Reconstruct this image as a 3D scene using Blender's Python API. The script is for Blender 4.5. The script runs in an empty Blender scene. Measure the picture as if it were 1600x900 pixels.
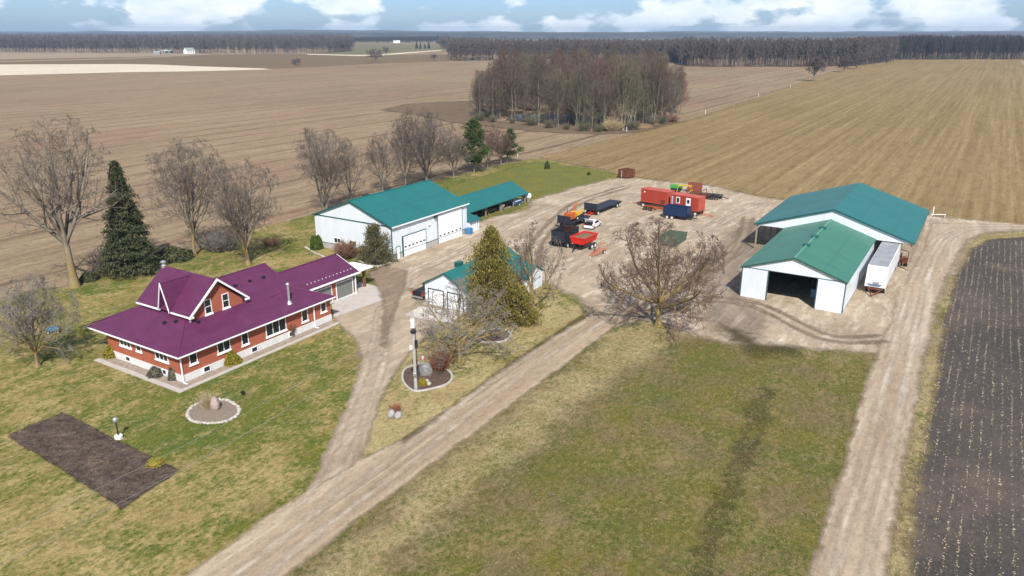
import bpy, math, random
import numpy as np
from mathutils import Vector, Matrix
R = math.radians
scene = bpy.context.scene
COL = scene.collection
# ---------------------------------------------------------------- camera
FPX, PITCH, K = 1180.0, math.atan(399 / 1180.0), 0.86
CAM_H = 38.0 * K
cam_d = bpy.data.cameras.new('camera'); cam = bpy.data.objects.new('camera', cam_d); COL.objects.link(cam)
cam.location = (0, 0, CAM_H); cam.rotation_euler = (math.pi / 2 - PITCH, 0, 0)
cam_d.sensor_width = 36; cam_d.lens = 36 * FPX / 1600; cam_d.clip_end = 40000; cam_d.clip_start = 0.5
scene.camera = cam
# ---------------------------------------------------------------- light, exposure
SUN_EL, SUN_AZ = 44.5, 97.6           # shadows fall towards SUN_AZ (degrees from +X)
sun_dir = Vector((-math.cos(R(SUN_AZ)) * math.cos(R(SUN_EL)), -math.sin(R(SUN_AZ)) * math.cos(R(SUN_EL)), math.sin(R(SUN_EL))))
sl = bpy.data.lights.new('sun', 'SUN'); sl.energy = 5.0; sl.angle = R(0.5); sl.color = (1.0, 0.955, 0.885)
so = bpy.data.objects.new('sun', sl); COL.objects.link(so); so.rotation_euler = (-sun_dir).to_track_quat('-Z', 'Y').to_euler()
so.location = (0, 0, 80)
scene.view_settings.view_transform = 'Standard'; scene.view_settings.look = 'None'
scene.view_settings.gamma = 1; scene.view_settings.exposure = 0.40; scene.view_settings.use_curve_mapping = False
scene.cycles.max_bounces = 6; scene.cycles.volume_bounces = 0; scene.cycles.transparent_max_bounces = 16
scene.cycles.volume_step_rate = 10

# ---------------------------------------------------------------- node helper
class NT:
    def __init__(s, tree): s.t = tree; s.n = tree.nodes; s.l = tree.links
    def node(s, typ, **kw):
        n = s.n.new(typ)
        for k, v in kw.items(): setattr(n, k, v)
        return n
    def put(s, sock, v):
        if isinstance(v, bpy.types.NodeSocket): s.l.new(v, sock)
        elif v is not None: sock.default_value = v
    def math(s, op, a, b=None, clamp=False):
        n = s.node('ShaderNodeMath', operation=op); n.use_clamp = clamp
        s.put(n.inputs[0], a); s.put(n.inputs[1], b); return n.outputs[0]
    def mix(s, f, a, b, mode='MIX'):
        n = s.node('ShaderNodeMix', data_type='RGBA', blend_type=mode)
        s.put(n.inputs[0], f); s.put(n.inputs[6], c4(a)); s.put(n.inputs[7], c4(b)); return n.outputs[2]
    def obj(s): return s.node('ShaderNodeTexCoord').outputs['Object']
    def map(s, vec, rot=0, scale=(1, 1, 1), loc=(0, 0, 0)):
        n = s.node('ShaderNodeMapping'); s.put(n.inputs[0], vec)
        n.inputs['Rotation'].default_value = (0, 0, rot); n.inputs['Scale'].default_value = scale; n.inputs['Location'].default_value = loc
        return n.outputs[0]
    def noise(s, vec, scale=1, detail=4, rough=0.55, dist=0):
        n = s.node('ShaderNodeTexNoise'); s.put(n.inputs['Vector'], vec); n.inputs['Scale'].default_value = scale
        n.inputs['Detail'].default_value = detail; n.inputs['Roughness'].default_value = rough; n.inputs['Distortion'].default_value = dist
        return n.outputs[0]
    def ramp(s, f, *st):
        n = s.node('ShaderNodeValToRGB'); s.put(n.inputs[0], f); e = n.color_ramp.elements
        while len(e) < len(st): e.new(0.5)
        for i, (p, c) in enumerate(st): e[i].position = p; e[i].color = c4(c if isinstance(c, tuple) else (c, c, c))
        return n.outputs[0]
    def step(s, f, lo, hi):
        n = s.node('ShaderNodeMapRange'); n.clamp = True; s.put(n.inputs[0], f)
        n.inputs[1].default_value = lo; n.inputs[2].default_value = hi; return n.outputs[0]
def c4(c): return (c[0], c[1], c[2], 1) if isinstance(c, tuple) and len(c) == 3 else c
def new_mat(name):
    m = bpy.data.materials.new(name); m.use_nodes = True; nt = NT(m.node_tree)
    return m, nt, m.node_tree.nodes['Principled BSDF']
def pbr(nt, b, color, rough=0.8, metal=0.0, height=None, dist=0.02, strength=0.6, spec=0.3):
    nt.put(b.inputs['Base Color'], c4(color) if isinstance(color, tuple) else color); nt.put(b.inputs['Roughness'], rough); b.inputs['Metallic'].default_value = metal
    b.inputs['Specular IOR Level'].default_value = spec
    if height is not None:
        n = nt.node('ShaderNodeBump'); n.inputs['Distance'].default_value = dist; n.inputs['Strength'].default_value = strength
        nt.put(n.inputs['Height'], height); nt.l.new(n.outputs[0], b.inputs['Normal'])
# ---------------------------------------------------------------- world: sky with cumulus
w = bpy.data.worlds.new('World'); scene.world = w; w.use_nodes = True
nt = NT(w.node_tree); bg = w.node_tree.nodes['Background']
sky = nt.node('ShaderNodeTexSky', sky_type='NISHITA'); sky.sun_disc = False; sky.sun_elevation = R(SUN_EL)
sky.sun_rotation = math.atan2(sun_dir.x, sun_dir.y); sky.air_density = 1.0; sky.dust_density = 0.6; sky.ozone_density = 2.0
dirv = nt.node('ShaderNodeTexCoord').outputs['Generated']
sep = nt.node('ShaderNodeSeparateXYZ'); nt.l.new(dirv, sep.inputs[0])
cvv = nt.map(dirv, scale=(1, 1, 2.3), loc=(2.3, 0.4, 0.15))
n1 = nt.noise(cvv, 11.0, 7, 0.52, 0.1); n2 = nt.noise(nt.map(cvv, loc=(5, 2, 1)), 3.0, 3, 0.5)
cf = nt.step(nt.math('ADD', nt.math('MULTIPLY', n1, 0.8), nt.math('MULTIPLY', n2, 0.35)), 0.548, 0.60)
shade = nt.noise(nt.map(cvv, loc=(0, 0, 0.07)), 14.0, 4, 0.6)
ccol = nt.mix(nt.step(shade, 0.38, 0.62), (9.5, 10.8, 12.6), (13.0, 13.4, 14.0))
deep = nt.mix(1.0, sky.outputs[0], (0.72, 0.98, 1.55), 'MULTIPLY')
skyc = nt.mix(nt.math('MULTIPLY', cf, 0.9), deep, ccol)
hzn = nt.step(sep.outputs[2], 0.16, 0.03); skyc = nt.mix(1.0, skyc, nt.mix(hzn, (1.0, 1.0, 1.0), (1.5, 1.48, 1.44)), 'MULTIPLY'); nt.l.new(skyc, bg.inputs[0]); bg.inputs[1].default_value = 0.05

# ---------------------------------------------------------------- placing helpers (metres; the ground is z = 0)
cosP, sinP = math.cos(PITCH), math.sin(PITCH)
def at(x, y, z=0.0):
    """ground point (metres) seen at a pixel of the 1600x900 survey picture"""
    u = (x - 800) / FPX; v = (450 - y) / FPX
    d = (u, cosP + v * sinP, -sinP + v * cosP); t = (z - CAM_H) / d[2]
    return (d[0] * t, d[1] * t)
def up_to(x, yb, yt):
    X, Y = at(x, yb); lo, hi = -5.0, 60.0
    for _ in range(50):
        m = (lo + hi) / 2; zz = m - CAM_H; f = Y * cosP - zz * sinP; u = Y * sinP + zz * cosP
        if 450 - FPX * u / f > yt: lo = m
        else: hi = m
    return lo
def U(x, y): return (x * K, y * K)
LA = R(90 - 31.9)                       # heading of the farm's long axis
LV = (math.cos(LA), math.sin(LA)); TV = (-math.sin(LA), math.cos(LA))
# ---------------------------------------------------------------- mesh helper
class MB:
    def __init__(s, k=1.0): s.v = []; s.f = []; s.m = []; s.k = k; s.cur = 0
    def add(s, vs, fs):
        o = len(s.v); s.v += [tuple(c * s.k for c in p) for p in vs]; s.f += [tuple(i + o for i in f) for f in fs]; s.m += [s.cur] * len(fs); return s
    def box(s, x0, x1, y0, y1, z0, z1):
        x0, x1 = min(x0, x1), max(x0, x1); y0, y1 = min(y0, y1), max(y0, y1); z0, z1 = min(z0, z1), max(z0, z1)
        return s.add([(x0, y0, z0), (x1, y0, z0), (x1, y1, z0), (x0, y1, z0), (x0, y0, z1), (x1, y0, z1), (x1, y1, z1), (x0, y1, z1)],
              [(0, 3, 2, 1), (4, 5, 6, 7), (0, 1, 5, 4), (1, 2, 6, 5), (2, 3, 7, 6), (3, 0, 4, 7)])
    def slab(s, poly, th, n=None):
        """polygon (3-D points) given a thickness along -n"""
        p = [Vector(q) for q in poly]
        if n is None:
            n = Vector((0, 0, 0))
            for i in range(len(p)):
                a, b = p[i], p[(i + 1) % len(p)]; n += a.cross(b)
            n.normalize()
            if n.z < 0 or (abs(n.z) < 1e-6 and th < 0): n = -n; th = abs(th)
        q = [a - Vector(n) * th for a in p]; k = len(p)
        return s.add([tuple(a) for a in p + q], [tuple(range(k)), tuple(range(2 * k - 1, k - 1, -1))] + [(i, i + k, (i + 1) % k + k, (i + 1) % k) for i in range(k)])
    def tube(s, a, b, r0, r1=None, n=8, cap=True):
        r1 = r0 if r1 is None else r1; a = Vector(a); b = Vector(b); d = (b - a).normalized()
        e = d.orthogonal().normalized(); g = d.cross(e); vs = []
        for p, r in ((a, r0), (b, r1)):
            for i in range(n):
                t = 2 * math.pi * i / n; vs.append(tuple(p + e * (r * math.cos(t)) + g * (r * math.sin(t))))
        fs = [(i, (i + 1) % n, (i + 1) % n + n, i + n) for i in range(n)]
        if cap: fs += [tuple(range(n - 1, -1, -1)), tuple(range(n, 2 * n))]
        return s.add(vs, fs)
    def path(s, pts, r, n=6):
        for a, b in zip(pts, pts[1:]): s.tube(a, b, r, r, n)
        return s
    def lathe(s, prof, c=(0, 0, 0), n=16, axis='z'):
        vs = []; fs = []
        for r, z in prof:
            for i in range(n):
                t = 2 * math.pi * i / n
                q = (r * math.cos(t), r * math.sin(t), z)
                if axis == 'y': q = (q[0], q[2], q[1])
                if axis == 'x': q = (q[2], q[0], q[1])
                vs.append((q[0] + c[0], q[1] + c[1], q[2] + c[2]))
        for j in range(len(prof) - 1):
            for i in range(n): fs.append((j * n + i, j * n + (i + 1) % n, (j + 1) * n + (i + 1) % n, (j + 1) * n + i))
        fs += [tuple(range(n - 1, -1, -1)), tuple(range((len(prof) - 1) * n, len(prof) * n))]
        return s.add(vs, fs)
    def ball(s, c, r, n=12, jit=0, seed=0, sq=(1, 1, 1)):
        rnd = random.Random(seed); vs = []; fs = []; m = max(4, n // 2)
        for j in range(1, m):
            ph = math.pi * j / m
            for i in range(n):
                t = 2 * math.pi * i / n; q = 1 + rnd.uniform(-jit, jit)
                vs.append((c[0] + r * q * sq[0] * math.sin(ph) * math.cos(t), c[1] + r * q * sq[1] * math.sin(ph) * math.sin(t), c[2] + r * q * sq[2] * math.cos(ph)))
        vs += [(c[0], c[1], c[2] + r * sq[2]), (c[0], c[1], c[2] - r * sq[2])]; T = len(vs) - 2
        for j in range(m - 2):
            for i in range(n): fs.append((j * n + i, (j + 1) * n + i, (j + 1) * n + (i + 1) % n, j * n + (i + 1) % n))
        for i in range(n): fs.append((T, i, (i + 1) % n)); fs.append((T + 1, (m - 2) * n + (i + 1) % n, (m - 2) * n + i))
        return s.add(vs, fs)
    def build(s, name, mat, parent=None, bevel=0, smooth=False):
        me = bpy.data.meshes.new(name); me.from_pydata(s.v, [], s.f)
        mats = mat if isinstance(mat, (list, tuple)) else [mat]
        for q in mats: me.materials.append(q)
        if len(mats) > 1: me.polygons.foreach_set('material_index', s.m)
        if smooth: me.polygons.foreach_set('use_smooth', [True] * len(me.polygons))
        import bmesh
        bm = bmesh.new(); bm.from_mesh(me); bmesh.ops.recalc_face_normals(bm, faces=bm.faces)
        if bevel: bmesh.ops.bevel(bm, geom=[e for e in bm.edges if e.is_manifold and e.calc_face_angle(0) > 0.6], offset=bevel, segments=2, affect='EDGES', profile=0.6)
        bm.to_mesh(me); bm.free()
        o = bpy.data.objects.new(name, me); COL.objects.link(o)
        if parent is not None: o.parent = parent
        return o
def tag(o, label=None, cat=None, group=None, kind=None):
    for k, v in (('label', label), ('category', cat), ('group', group), ('kind', kind)):
        if v: o[k] = v
    return o
def thing(name, label, cat, loc=(0, 0, 0), rz=0.0, group=None):
    o = bpy.data.objects.new(name, None); COL.objects.link(o); o.empty_display_size = 0.5
    o.location = (loc[0], loc[1], loc[2] if len(loc) > 2 else 0.0); o.rotation_euler = (0, 0, rz)
    return tag(o, label, cat, group)
def place(o, loc, rz=0.0):
    o.location = (loc[0], loc[1], loc[2] if len(loc) > 2 else 0.0); o.rotation_euler = (0, 0, rz); return o
def copy_tree(o, parent=None):
    c = o.copy(); COL.objects.link(c)
    if parent is not None: c.parent = parent
    for ch in o.children: copy_tree(ch, c)
    return c
def raw_mesh(name, V, F, mat, parent=None, attr=None):
    V = np.asarray(V, dtype=np.float32); F = np.asarray(F, dtype=np.int32); k = F.shape[1]
    me = bpy.data.meshes.new(name); me.vertices.add(len(V)); me.vertices.foreach_set('co', V.ravel())
    me.loops.add(F.size); me.loops.foreach_set('vertex_index', F.ravel()); me.polygons.add(len(F))
    me.polygons.foreach_set('loop_start', np.arange(0, F.size, k, dtype=np.int32)); me.polygons.foreach_set('loop_total', np.full(len(F), k, dtype=np.int32))
    me.update(calc_edges=True)
    if attr:
        for an, av in attr.items():
            a = me.attributes.new(an, 'FLOAT', 'POINT'); a.data.foreach_set('value', np.asarray(av, dtype=np.float32))
    me.materials.append(mat); o = bpy.data.objects.new(name, me); COL.objects.link(o)
    if parent is not None: o.parent = parent
    return o
# ---------------------------------------------------------------- plain materials
def simple(name, col, rough=0.7, metal=0, var=0.12, vs=1.5, bump=0.0, bs=20, spec=0.3, dirt=None, dirt_amt=0.5):
    m, nt, b = new_mat(name); o = nt.obj()
    n = nt.noise(o, vs, 5, 0.6); c = nt.mix(nt.step(n, 0.25, 0.75), tuple(x * (1 - var) for x in col), tuple(min(1, x * (1 + var)) for x in col))
    if dirt: c = nt.mix(nt.math('MULTIPLY', nt.step(nt.noise(o, vs * 1.7, 6, 0.7), 0.5, 0.68), dirt_amt), c, dirt)
    h = nt.noise(o, bs, 3) if bump else None
    pbr(nt, b, c, rough, metal, h, bump, 0.6, spec); return m
def ribbed(name, col, axis, period=0.25, rough=0.45, metal=0, col2=None, spec=0.4, depth=0.03, var=0.06, streak=(0.5, 0.5, 0.5), lap=None):
    """sheet metal with ribs; axis gives the coordinate that crosses the ribs"""
    m, nt, b = new_mat(name); o = nt.obj(); s = nt.node('ShaderNodeSeparateXYZ'); nt.l.new(o, s.inputs[0])
    t = {'x': s.outputs[0], 'y': s.outputs[1], 'z': s.outputs[2]}.get(axis)
    if axis == 'xy': t = nt.math('ADD', s.outputs[0], s.outputs[1])
    f = nt.math('FRACT', nt.math('DIVIDE', t, period)); d = nt.math('ABSOLUTE', nt.math('SUBTRACT', f, 0.5))
    rib = nt.step(d, 0.40, 0.47)
    pan = nt.node('ShaderNodeTexWhiteNoise', noise_dimensions='1D'); nt.put(pan.inputs['W'], nt.math('FLOOR', nt.math('DIVIDE', t, period * 4)))
    big = nt.noise(o, 0.35, 4, 0.6)
    v = nt.math('ADD', nt.math('MULTIPLY', pan.outputs[0], 0.5), nt.math('MULTIPLY', big, 0.9))
    c = nt.mix(nt.step(v, 0.2, 1.1), tuple(x * (1 - var * 1.6) for x in col), tuple(min(1, x * (1 + var)) for x in col))
    c = nt.mix(nt.math('MULTIPLY', nt.step(nt.noise(nt.map(o, scale=(1.2, 1.2, 0.25)), 1.3, 5, 0.7), 0.55, 0.75), 0.12), c, streak)
    if col2: c = nt.mix(nt.math('MULTIPLY', rib, 0.6), c, col2)
    if lap:
        lf = nt.math('ABSOLUTE', nt.math('SUBTRACT', nt.math('FRACT', nt.math('DIVIDE', nt.math('ADD', s.outputs[1], 0.9), lap)), 0.5))
        c = nt.mix(nt.math('MULTIPLY', nt.step(lf, 0.478, 0.492), 0.5), c, tuple(x * 0.45 for x in col))
        sp = nt.noise(nt.map(o, scale=(1.6, 0.22, 0.4)), 1.1, 6, 0.75); c = nt.mix(nt.math('MULTIPLY', nt.step(sp, 0.48, 0.72), 0.30), c, streak); c = nt.mix(nt.math('MULTIPLY', nt.step(sp, 0.45, 0.25), 0.35), c, tuple(x * 0.55 for x in col))
    pbr(nt, b, c, nt.math('ADD', rough - 0.08, nt.math('MULTIPLY', big, 0.16)), metal, rib, depth, 0.8, spec); return m
MT = {}
MT['white'] = simple('white_paint', (0.76, 0.79, 0.82), 0.5, var=0.05)
MT['trim'] = simple('white_trim', (0.78, 0.79, 0.8), 0.45, var=0.04)
MT['siding'] = ribbed('white_sheet_siding', (0.70, 0.755, 0.80), 'xy', 0.23, 0.42, col2=(0.6, 0.62, 0.65), streak=(0.55, 0.55, 0.52))
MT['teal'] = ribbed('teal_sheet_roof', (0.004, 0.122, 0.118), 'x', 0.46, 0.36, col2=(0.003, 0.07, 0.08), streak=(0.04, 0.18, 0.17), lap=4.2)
MT['teal2'] = ribbed('paler_teal_sheet', (0.008, 0.128, 0.122), 'x', 0.46, 0.40, col2=(0.005, 0.075, 0.08), streak=(0.05, 0.21, 0.20), lap=4.6)  # slightly paler teal than the pole shed sheet
MT['green'] = ribbed('green_sheet_roof', (0.036, 0.158, 0.108), 'x', 0.46, 0.42, col2=(0.02, 0.105, 0.07), streak=(0.09, 0.24, 0.17), lap=4.4)
MT['tealtrim'] = simple('teal_trim', (0.015, 0.09, 0.085), 0.4, var=0.05)
MT['concrete'] = simple('concrete', (0.40, 0.385, 0.36), 0.85, var=0.12, bump=0.004, dirt=(0.25, 0.23, 0.2))
MT['founda'] = simple('white_painted_foundation', (0.62, 0.62, 0.61), 0.8, var=0.1, dirt=(0.4, 0.38, 0.35))
MT['wood'] = simple('weathered_wood', (0.27, 0.22, 0.165), 0.8, var=0.25, bump=0.01)
MT['brownwood'] = simple('brown_stained_wood', (0.18, 0.085, 0.04), 0.6, var=0.2)
MT['greypole'] = simple('grey_weathered_pole', (0.36, 0.345, 0.32), 0.85, var=0.2, vs=3)
MT['black'] = simple('black_plastic', (0.015, 0.015, 0.017), 0.5, var=0.2)
MT['rubber'] = simple('tyre_rubber', (0.022, 0.022, 0.023), 0.85, var=0.2)
MT['rimwhite'] = simple('white_wheel_rim', (0.6, 0.59, 0.56), 0.5, dirt=(0.3, 0.22, 0.15))
MT['galv'] = simple('galvanised_steel', (0.5, 0.51, 0.52), 0.4, 0.7)
MT['darksteel'] = simple('dark_blue_steel', (0.02, 0.026, 0.04), 0.5, 0.1, dirt=(0.08, 0.05, 0.035), dirt_amt=0.4)
MT['navy'] = simple('navy_blue_paint', (0.012, 0.028, 0.085), 0.42, 0.0, dirt=(0.05, 0.05, 0.06), dirt_amt=0.5)
MT['red'] = simple('bright_red_paint', (0.56, 0.02, 0.012), 0.4, dirt=(0.25, 0.04, 0.02), dirt_amt=0.3)
MT['rust'] = simple('rusty_steel', (0.13, 0.045, 0.024), 0.85, var=0.35, vs=2.5, dirt=(0.05, 0.025, 0.018), bump=0.01)
MT['orange'] = simple('faded_orange_paint', (0.45, 0.10, 0.025), 0.55, dirt=(0.15, 0.06, 0.03))
MT['yellow'] = simple('machine_yellow_paint', (0.6, 0.36, 0.03), 0.45, dirt=(0.2, 0.1, 0.03))
MT['lime'] = simple('bright_green_paint', (0.06, 0.30, 0.06), 0.5, dirt=(.1, .1, .06))
MT['bingreen'] = simple('dull_green_paint', (0.075, 0.115, 0.08), 0.6, dirt=(0.14, 0.12, 0.09))
MT['contred'] = ribbed('red_container_steel', (0.40, 0.055, 0.032), 'x', 0.28, 0.5, col2=(0.28, 0.04, 0.025), streak=(0.22, 0.07, 0.04), depth=0.04, var=0.1)
MT['contred_roof'] = simple('red_container_roof', (0.42, 0.085, 0.06), 0.55, dirt=(0.25, 0.1, 0.07))
MT['soil'] = simple('loose_soil', (0.16, 0.105, 0.06), 0.95, var=0.3, vs=6, bump=0.05, bs=9)
MT['rock'] = simple('grey_boulder', (0.33, 0.32, 0.31), 0.85, var=0.25, vs=2, bump=0.05, bs=5, dirt=(0.15, 0.15, 0.14))
MT['paleboulder'] = simple('pinkish_boulder', (0.32, 0.25, 0.22), 0.85, var=0.2, vs=3, bump=0.04, bs=5)
MT['whitestone'] = simple('white_edging_stone', (0.40, 0.37, 0.33), 0.85, var=0.45, vs=4, dirt=(.2, .17, .14))
MT['mulch'] = simple('dark_mulch', (0.085, 0.055, 0.042), 0.95, var=0.5, vs=5, bump=0.03, dirt=(0.17, 0.12, 0.09))
MT['blueplastic'] = simple('blue_plastic', (0.03, 0.17, 0.36), 0.45)
MT['pathc'] = simple('pale_paving_concrete', (0.42, 0.385, 0.35), 0.85, var=0.1, vs=0.8, dirt=(0.3, 0.26, 0.22))
m, nt, b = new_mat('window_glass'); pbr(nt, b, (0.012, 0.016, 0.022), 0.08, 0, spec=0.6); MT['glass'] = m
m, nt, b = new_mat('red_brick'); o = nt.obj(); s = nt.node('ShaderNodeSeparateXYZ'); nt.l.new(o, s.inputs[0])
cv = nt.node('ShaderNodeCombineXYZ'); nt.put(cv.inputs[0], nt.math('ADD', s.outputs[0], s.outputs[1])); nt.put(cv.inputs[1], s.outputs[2])
bt = nt.node('ShaderNodeTexBrick'); nt.l.new(cv.outputs[0], bt.inputs['Vector']); bt.inputs['Scale'].default_value = 1.0
bt.inputs['Color1'].default_value = (0.36, 0.082, 0.036, 1); bt.inputs['Color2'].default_value = (0.27, 0.055, 0.028, 1); bt.inputs['Mortar'].default_value = (0.34, 0.17, 0.12, 1)
bt.inputs['Brick Width'].default_value = 0.22; bt.inputs['Row Height'].default_value = 0.075; bt.inputs['Mortar Size'].default_value = 0.008
pbr(nt, b, nt.mix(nt.step(nt.noise(o, 0.9, 5, 0.65), 0.3, 0.75), bt.outputs[0], nt.mix(0.35, bt.outputs[0], (0.42, 0.12, 0.06))), 0.85, 0, bt.outputs['Fac'], 0.006, -0.5); MT['brick'] = m
def purple(name):
    m, nt, b = new_mat(name); o = nt.obj(); s = nt.node('ShaderNodeSeparateXYZ'); nt.l.new(o, s.inputs[0])
    f = nt.math('FRACT', nt.math('DIVIDE', s.outputs[2], 0.145)); course = nt.step(f, 0.78, 0.98)
    v = nt.noise(nt.map(o, scale=(1, 1, 3)), 0.5, 6, 0.65); v2 = nt.noise(nt.map(o, scale=(3, 3, 8)), 1.0, 2, 0.6)
    c = nt.mix(nt.step(nt.math('ADD', v, nt.math('MULTIPLY', v2, 0.5)), 0.45, 1.05), (0.075, 0.015, 0.047), (0.12, 0.027, 0.085))
    c = nt.mix(nt.math('MULTIPLY', course, 0.4), c, (0.04, 0.01, 0.022))
    pbr(nt, b, c, 0.42, 0, course, 0.02, -0.7, 0.35); return m
MT['purple'] = purple('purple_metal_shingle')
# ================================================================ GROUND SHEETS
def lv(nt):                                    # object coords turned so x runs along the farm's long axis
    return nt.map(nt.obj(), rot=-LA)
def feather(m, nt, b, amp=1.0, soft=0.25, ns=0.9):
    a = nt.node('ShaderNodeAttribute'); a.attribute_name = 'edge'
    o = nt.obj(); n = nt.math('ADD', nt.noise(o, ns, 5, 0.65), nt.math('MULTIPLY', nt.noise(o, ns * 0.2, 3), 1.0))
    e = nt.math('ADD', a.outputs['Fac'], nt.math('MULTIPLY', nt.math('SUBTRACT', n, 1.0), amp * 2))
    fac = nt.step(e, -soft, soft)
    tr = nt.node('ShaderNodeBsdfTransparent'); mx = nt.node('ShaderNodeMixShader')
    nt.put(mx.inputs[0], fac); nt.l.new(tr.outputs[0], mx.inputs[1]); nt.l.new(b.outputs[0], mx.inputs[2])
    nt.l.new(mx.outputs[0], m.node_tree.nodes['Material Output'].inputs[0])
def sdist(P, poly):
    poly = np.asarray(poly, float); n = len(poly); d = np.full(len(P), 1e18); ins = np.zeros(len(P), bool)
    for i in range(n):
        a = poly[i]; b = poly[(i + 1) % n]; ab = b - a; ap = P - a
        t = np.clip((ap @ ab) / max(ab @ ab, 1e-9), 0, 1); q = ap - t[:, None] * ab; d = np.minimum(d, (q * q).sum(1))
        c = (a[1] > P[:, 1]) != (b[1] > P[:, 1])
        with np.errstate(divide='ignore', invalid='ignore'):
            xi = (b[0] - a[0]) * (P[:, 1] - a[1]) / (b[1] - a[1]) + a[0]
        ins ^= c & (P[:, 0] < xi)
    d = np.sqrt(d); return np.where(ins, d, -d)
def sheet(name, poly, z, mat, cell=1.0, reach=1.2, zfun=None, holes=()):
    poly = np.asarray(poly, float); ca, sa = math.cos(LA), math.sin(LA)
    L = poly @ np.array([ca, sa]); T = poly @ np.array([-sa, ca])
    ls = np.arange(L.min() - reach - cell, L.max() + reach + 2 * cell, cell); ts = np.arange(T.min() - reach - cell, T.max() + reach + 2 * cell, cell)
    gl, gt = np.meshgrid(ls, ts, indexing='ij'); P = np.stack([gl.ravel() * ca - gt.ravel() * sa, gl.ravel() * sa + gt.ravel() * ca], 1)
    d = sdist(P, poly)
    for h in holes: d = np.minimum(d, -sdist(P, h))
    ni, nj = len(ls), len(ts); idx = np.arange(ni * nj).reshape(ni, nj)
    F = np.stack([idx[:-1, :-1].ravel(), idx[1:, :-1].ravel(), idx[1:, 1:].ravel(), idx[:-1, 1:].ravel()], 1)
    F = F[d[F].max(1) > -reach]
    used = np.unique(F); rm = np.full(ni * nj, -1); rm[used] = np.arange(len(used))
    Z = np.full(len(used), z) if zfun is None else z + zfun(P[used], d[used])
    o = raw_mesh(name, np.column_stack([P[used], Z]), rm[F], mat, attr={'edge': d[used]}); return tag(o, kind='structure')
def flat(name, poly, z, mat):
    me = bpy.data.meshes.new(name); me.from_pydata([(p[0], p[1], z) for p in poly], [], [tuple(range(len(poly)))]); me.materials.append(mat)
    o = bpy.data.objects.new(name, me); COL.objects.link(o)
    if me.polygons[0].normal.z < 0: me.flip_normals()
    return tag(o, kind='structure')
px = lambda pts: [at(x, y) for x, y in pts]

def grass_mat(name, green, straw, brown, gshift=0.0, bshift=0.0, amp=1.0, speck=0.25, along=(1, 1), fe=True, bare=None, soft=0.3, fs=0.7):
    m, nt, b = new_mat(name); v = nt.map(lv(nt), scale=(along[0], along[1], 1)); vs = nt.map(v, scale=(0.85, 1.1, 1))
    n1 = nt.noise(v, 0.065, 7, 0.70, 0.5); n2 = nt.noise(nt.map(vs, loc=(33, 9, 0)), 0.45, 7, 0.72); n3 = nt.noise(vs, 2.2, 6, 0.8); n4 = nt.noise(v, 6.0, 3, 0.8)
    t = nt.math('ADD', nt.math('MULTIPLY', n1, 0.5), nt.math('ADD', nt.math('MULTIPLY', n2, 0.5), nt.math('MULTIPLY', n3, 0.42)))
    hue = nt.noise(nt.map(v, loc=(91, 5, 0)), 0.2, 5, 0.65)
    gc = nt.mix(nt.step(hue, 0.38, 0.62), green, (green[0] * 1.35, green[1] * 1.12, green[2] * 0.95))
    sc = nt.mix(nt.step(hue, 0.4, 0.65), straw, (straw[0] * 0.80, straw[1] * 0.76, straw[2] * 0.72))
    c = nt.mix(nt.step(t, 0.64 + gshift, 0.77 + gshift), gc, sc)
    br = nt.math('ADD', nt.math('MULTIPLY', nt.noise(nt.map(v, loc=(5, 77, 0)), 0.16, 7, 0.72), .75), nt.math('MULTIPLY', n3, .25))
    c = nt.mix(nt.math('MULTIPLY', nt.step(br, 0.53 + bshift, 0.64 + bshift), 0.7), c, brown)
    c = nt.mix(nt.math('MULTIPLY', nt.step(n4, 0.58, 0.72), speck), c, tuple(min(1, x * 1.35) for x in straw))
    k = nt.math('ADD', nt.math('MULTIPLY', n3, 0.6), nt.math('MULTIPLY', n4, 0.4))
    c = nt.mix(1.0, c, nt.ramp(k, (0.30, 0.38), (0.50, 0.98), (0.68, 1.42)), 'MULTIPLY')
    pbr(nt, b, c, 0.95, 0, k, 0.14, 0.9, 0.1)
    if fe: feather(m, nt, b, amp, soft, fs)
    return m
def gravel_mat(name, base, dark, pale, along=None, amp=0.8, tint=(0.2, 0.17, 0.14), soft=0.3):
    m, nt, b = new_mat(name); v = lv(nt)
    if along: v = nt.map(v, rot=along[2] if len(along) > 2 else 0, scale=(along[0], along[1], 1))
    raw = lv(nt)
    n1 = nt.noise(v, 0.13, 7, 0.66, 0.4); n2 = nt.noise(nt.map(v, scale=(0.35, 1.5, 1), loc=(9, 4, 0)), 0.55, 6, 0.68); n3 = nt.noise(raw, 5.0, 4, 0.75)
    c = nt.mix(nt.step(n1, 0.36, 0.62), dark, base); c = nt.mix(nt.math('MULTIPLY', nt.step(n2, 0.50, 0.70), 0.85), c, pale)
    c = nt.mix(nt.math('MULTIPLY', nt.step(nt.noise(nt.map(v, loc=(70, 3, 0)), 0.09, 6, 0.7), 0.55, 0.70), 0.5), c, tint)
    n3 = nt.math('ADD', nt.math('MULTIPLY', n3, .5), nt.math('MULTIPLY', nt.noise(nt.map(raw, scale=(.5, 1.2, 1)), 1.4, 6, .8), .5)); c = nt.mix(1.0, c, nt.ramp(n3, (0.33, 0.58), (0.50, 1.0), (0.66, 1.25)), 'MULTIPLY')
    pbr(nt, b, c, 0.93, 0, nt.math('ADD', n3, nt.math('MULTIPLY', n2, 2.0)), 0.05, 0.6, 0.15)
    feather(m, nt, b, amp, soft, 0.8); return m
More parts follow.
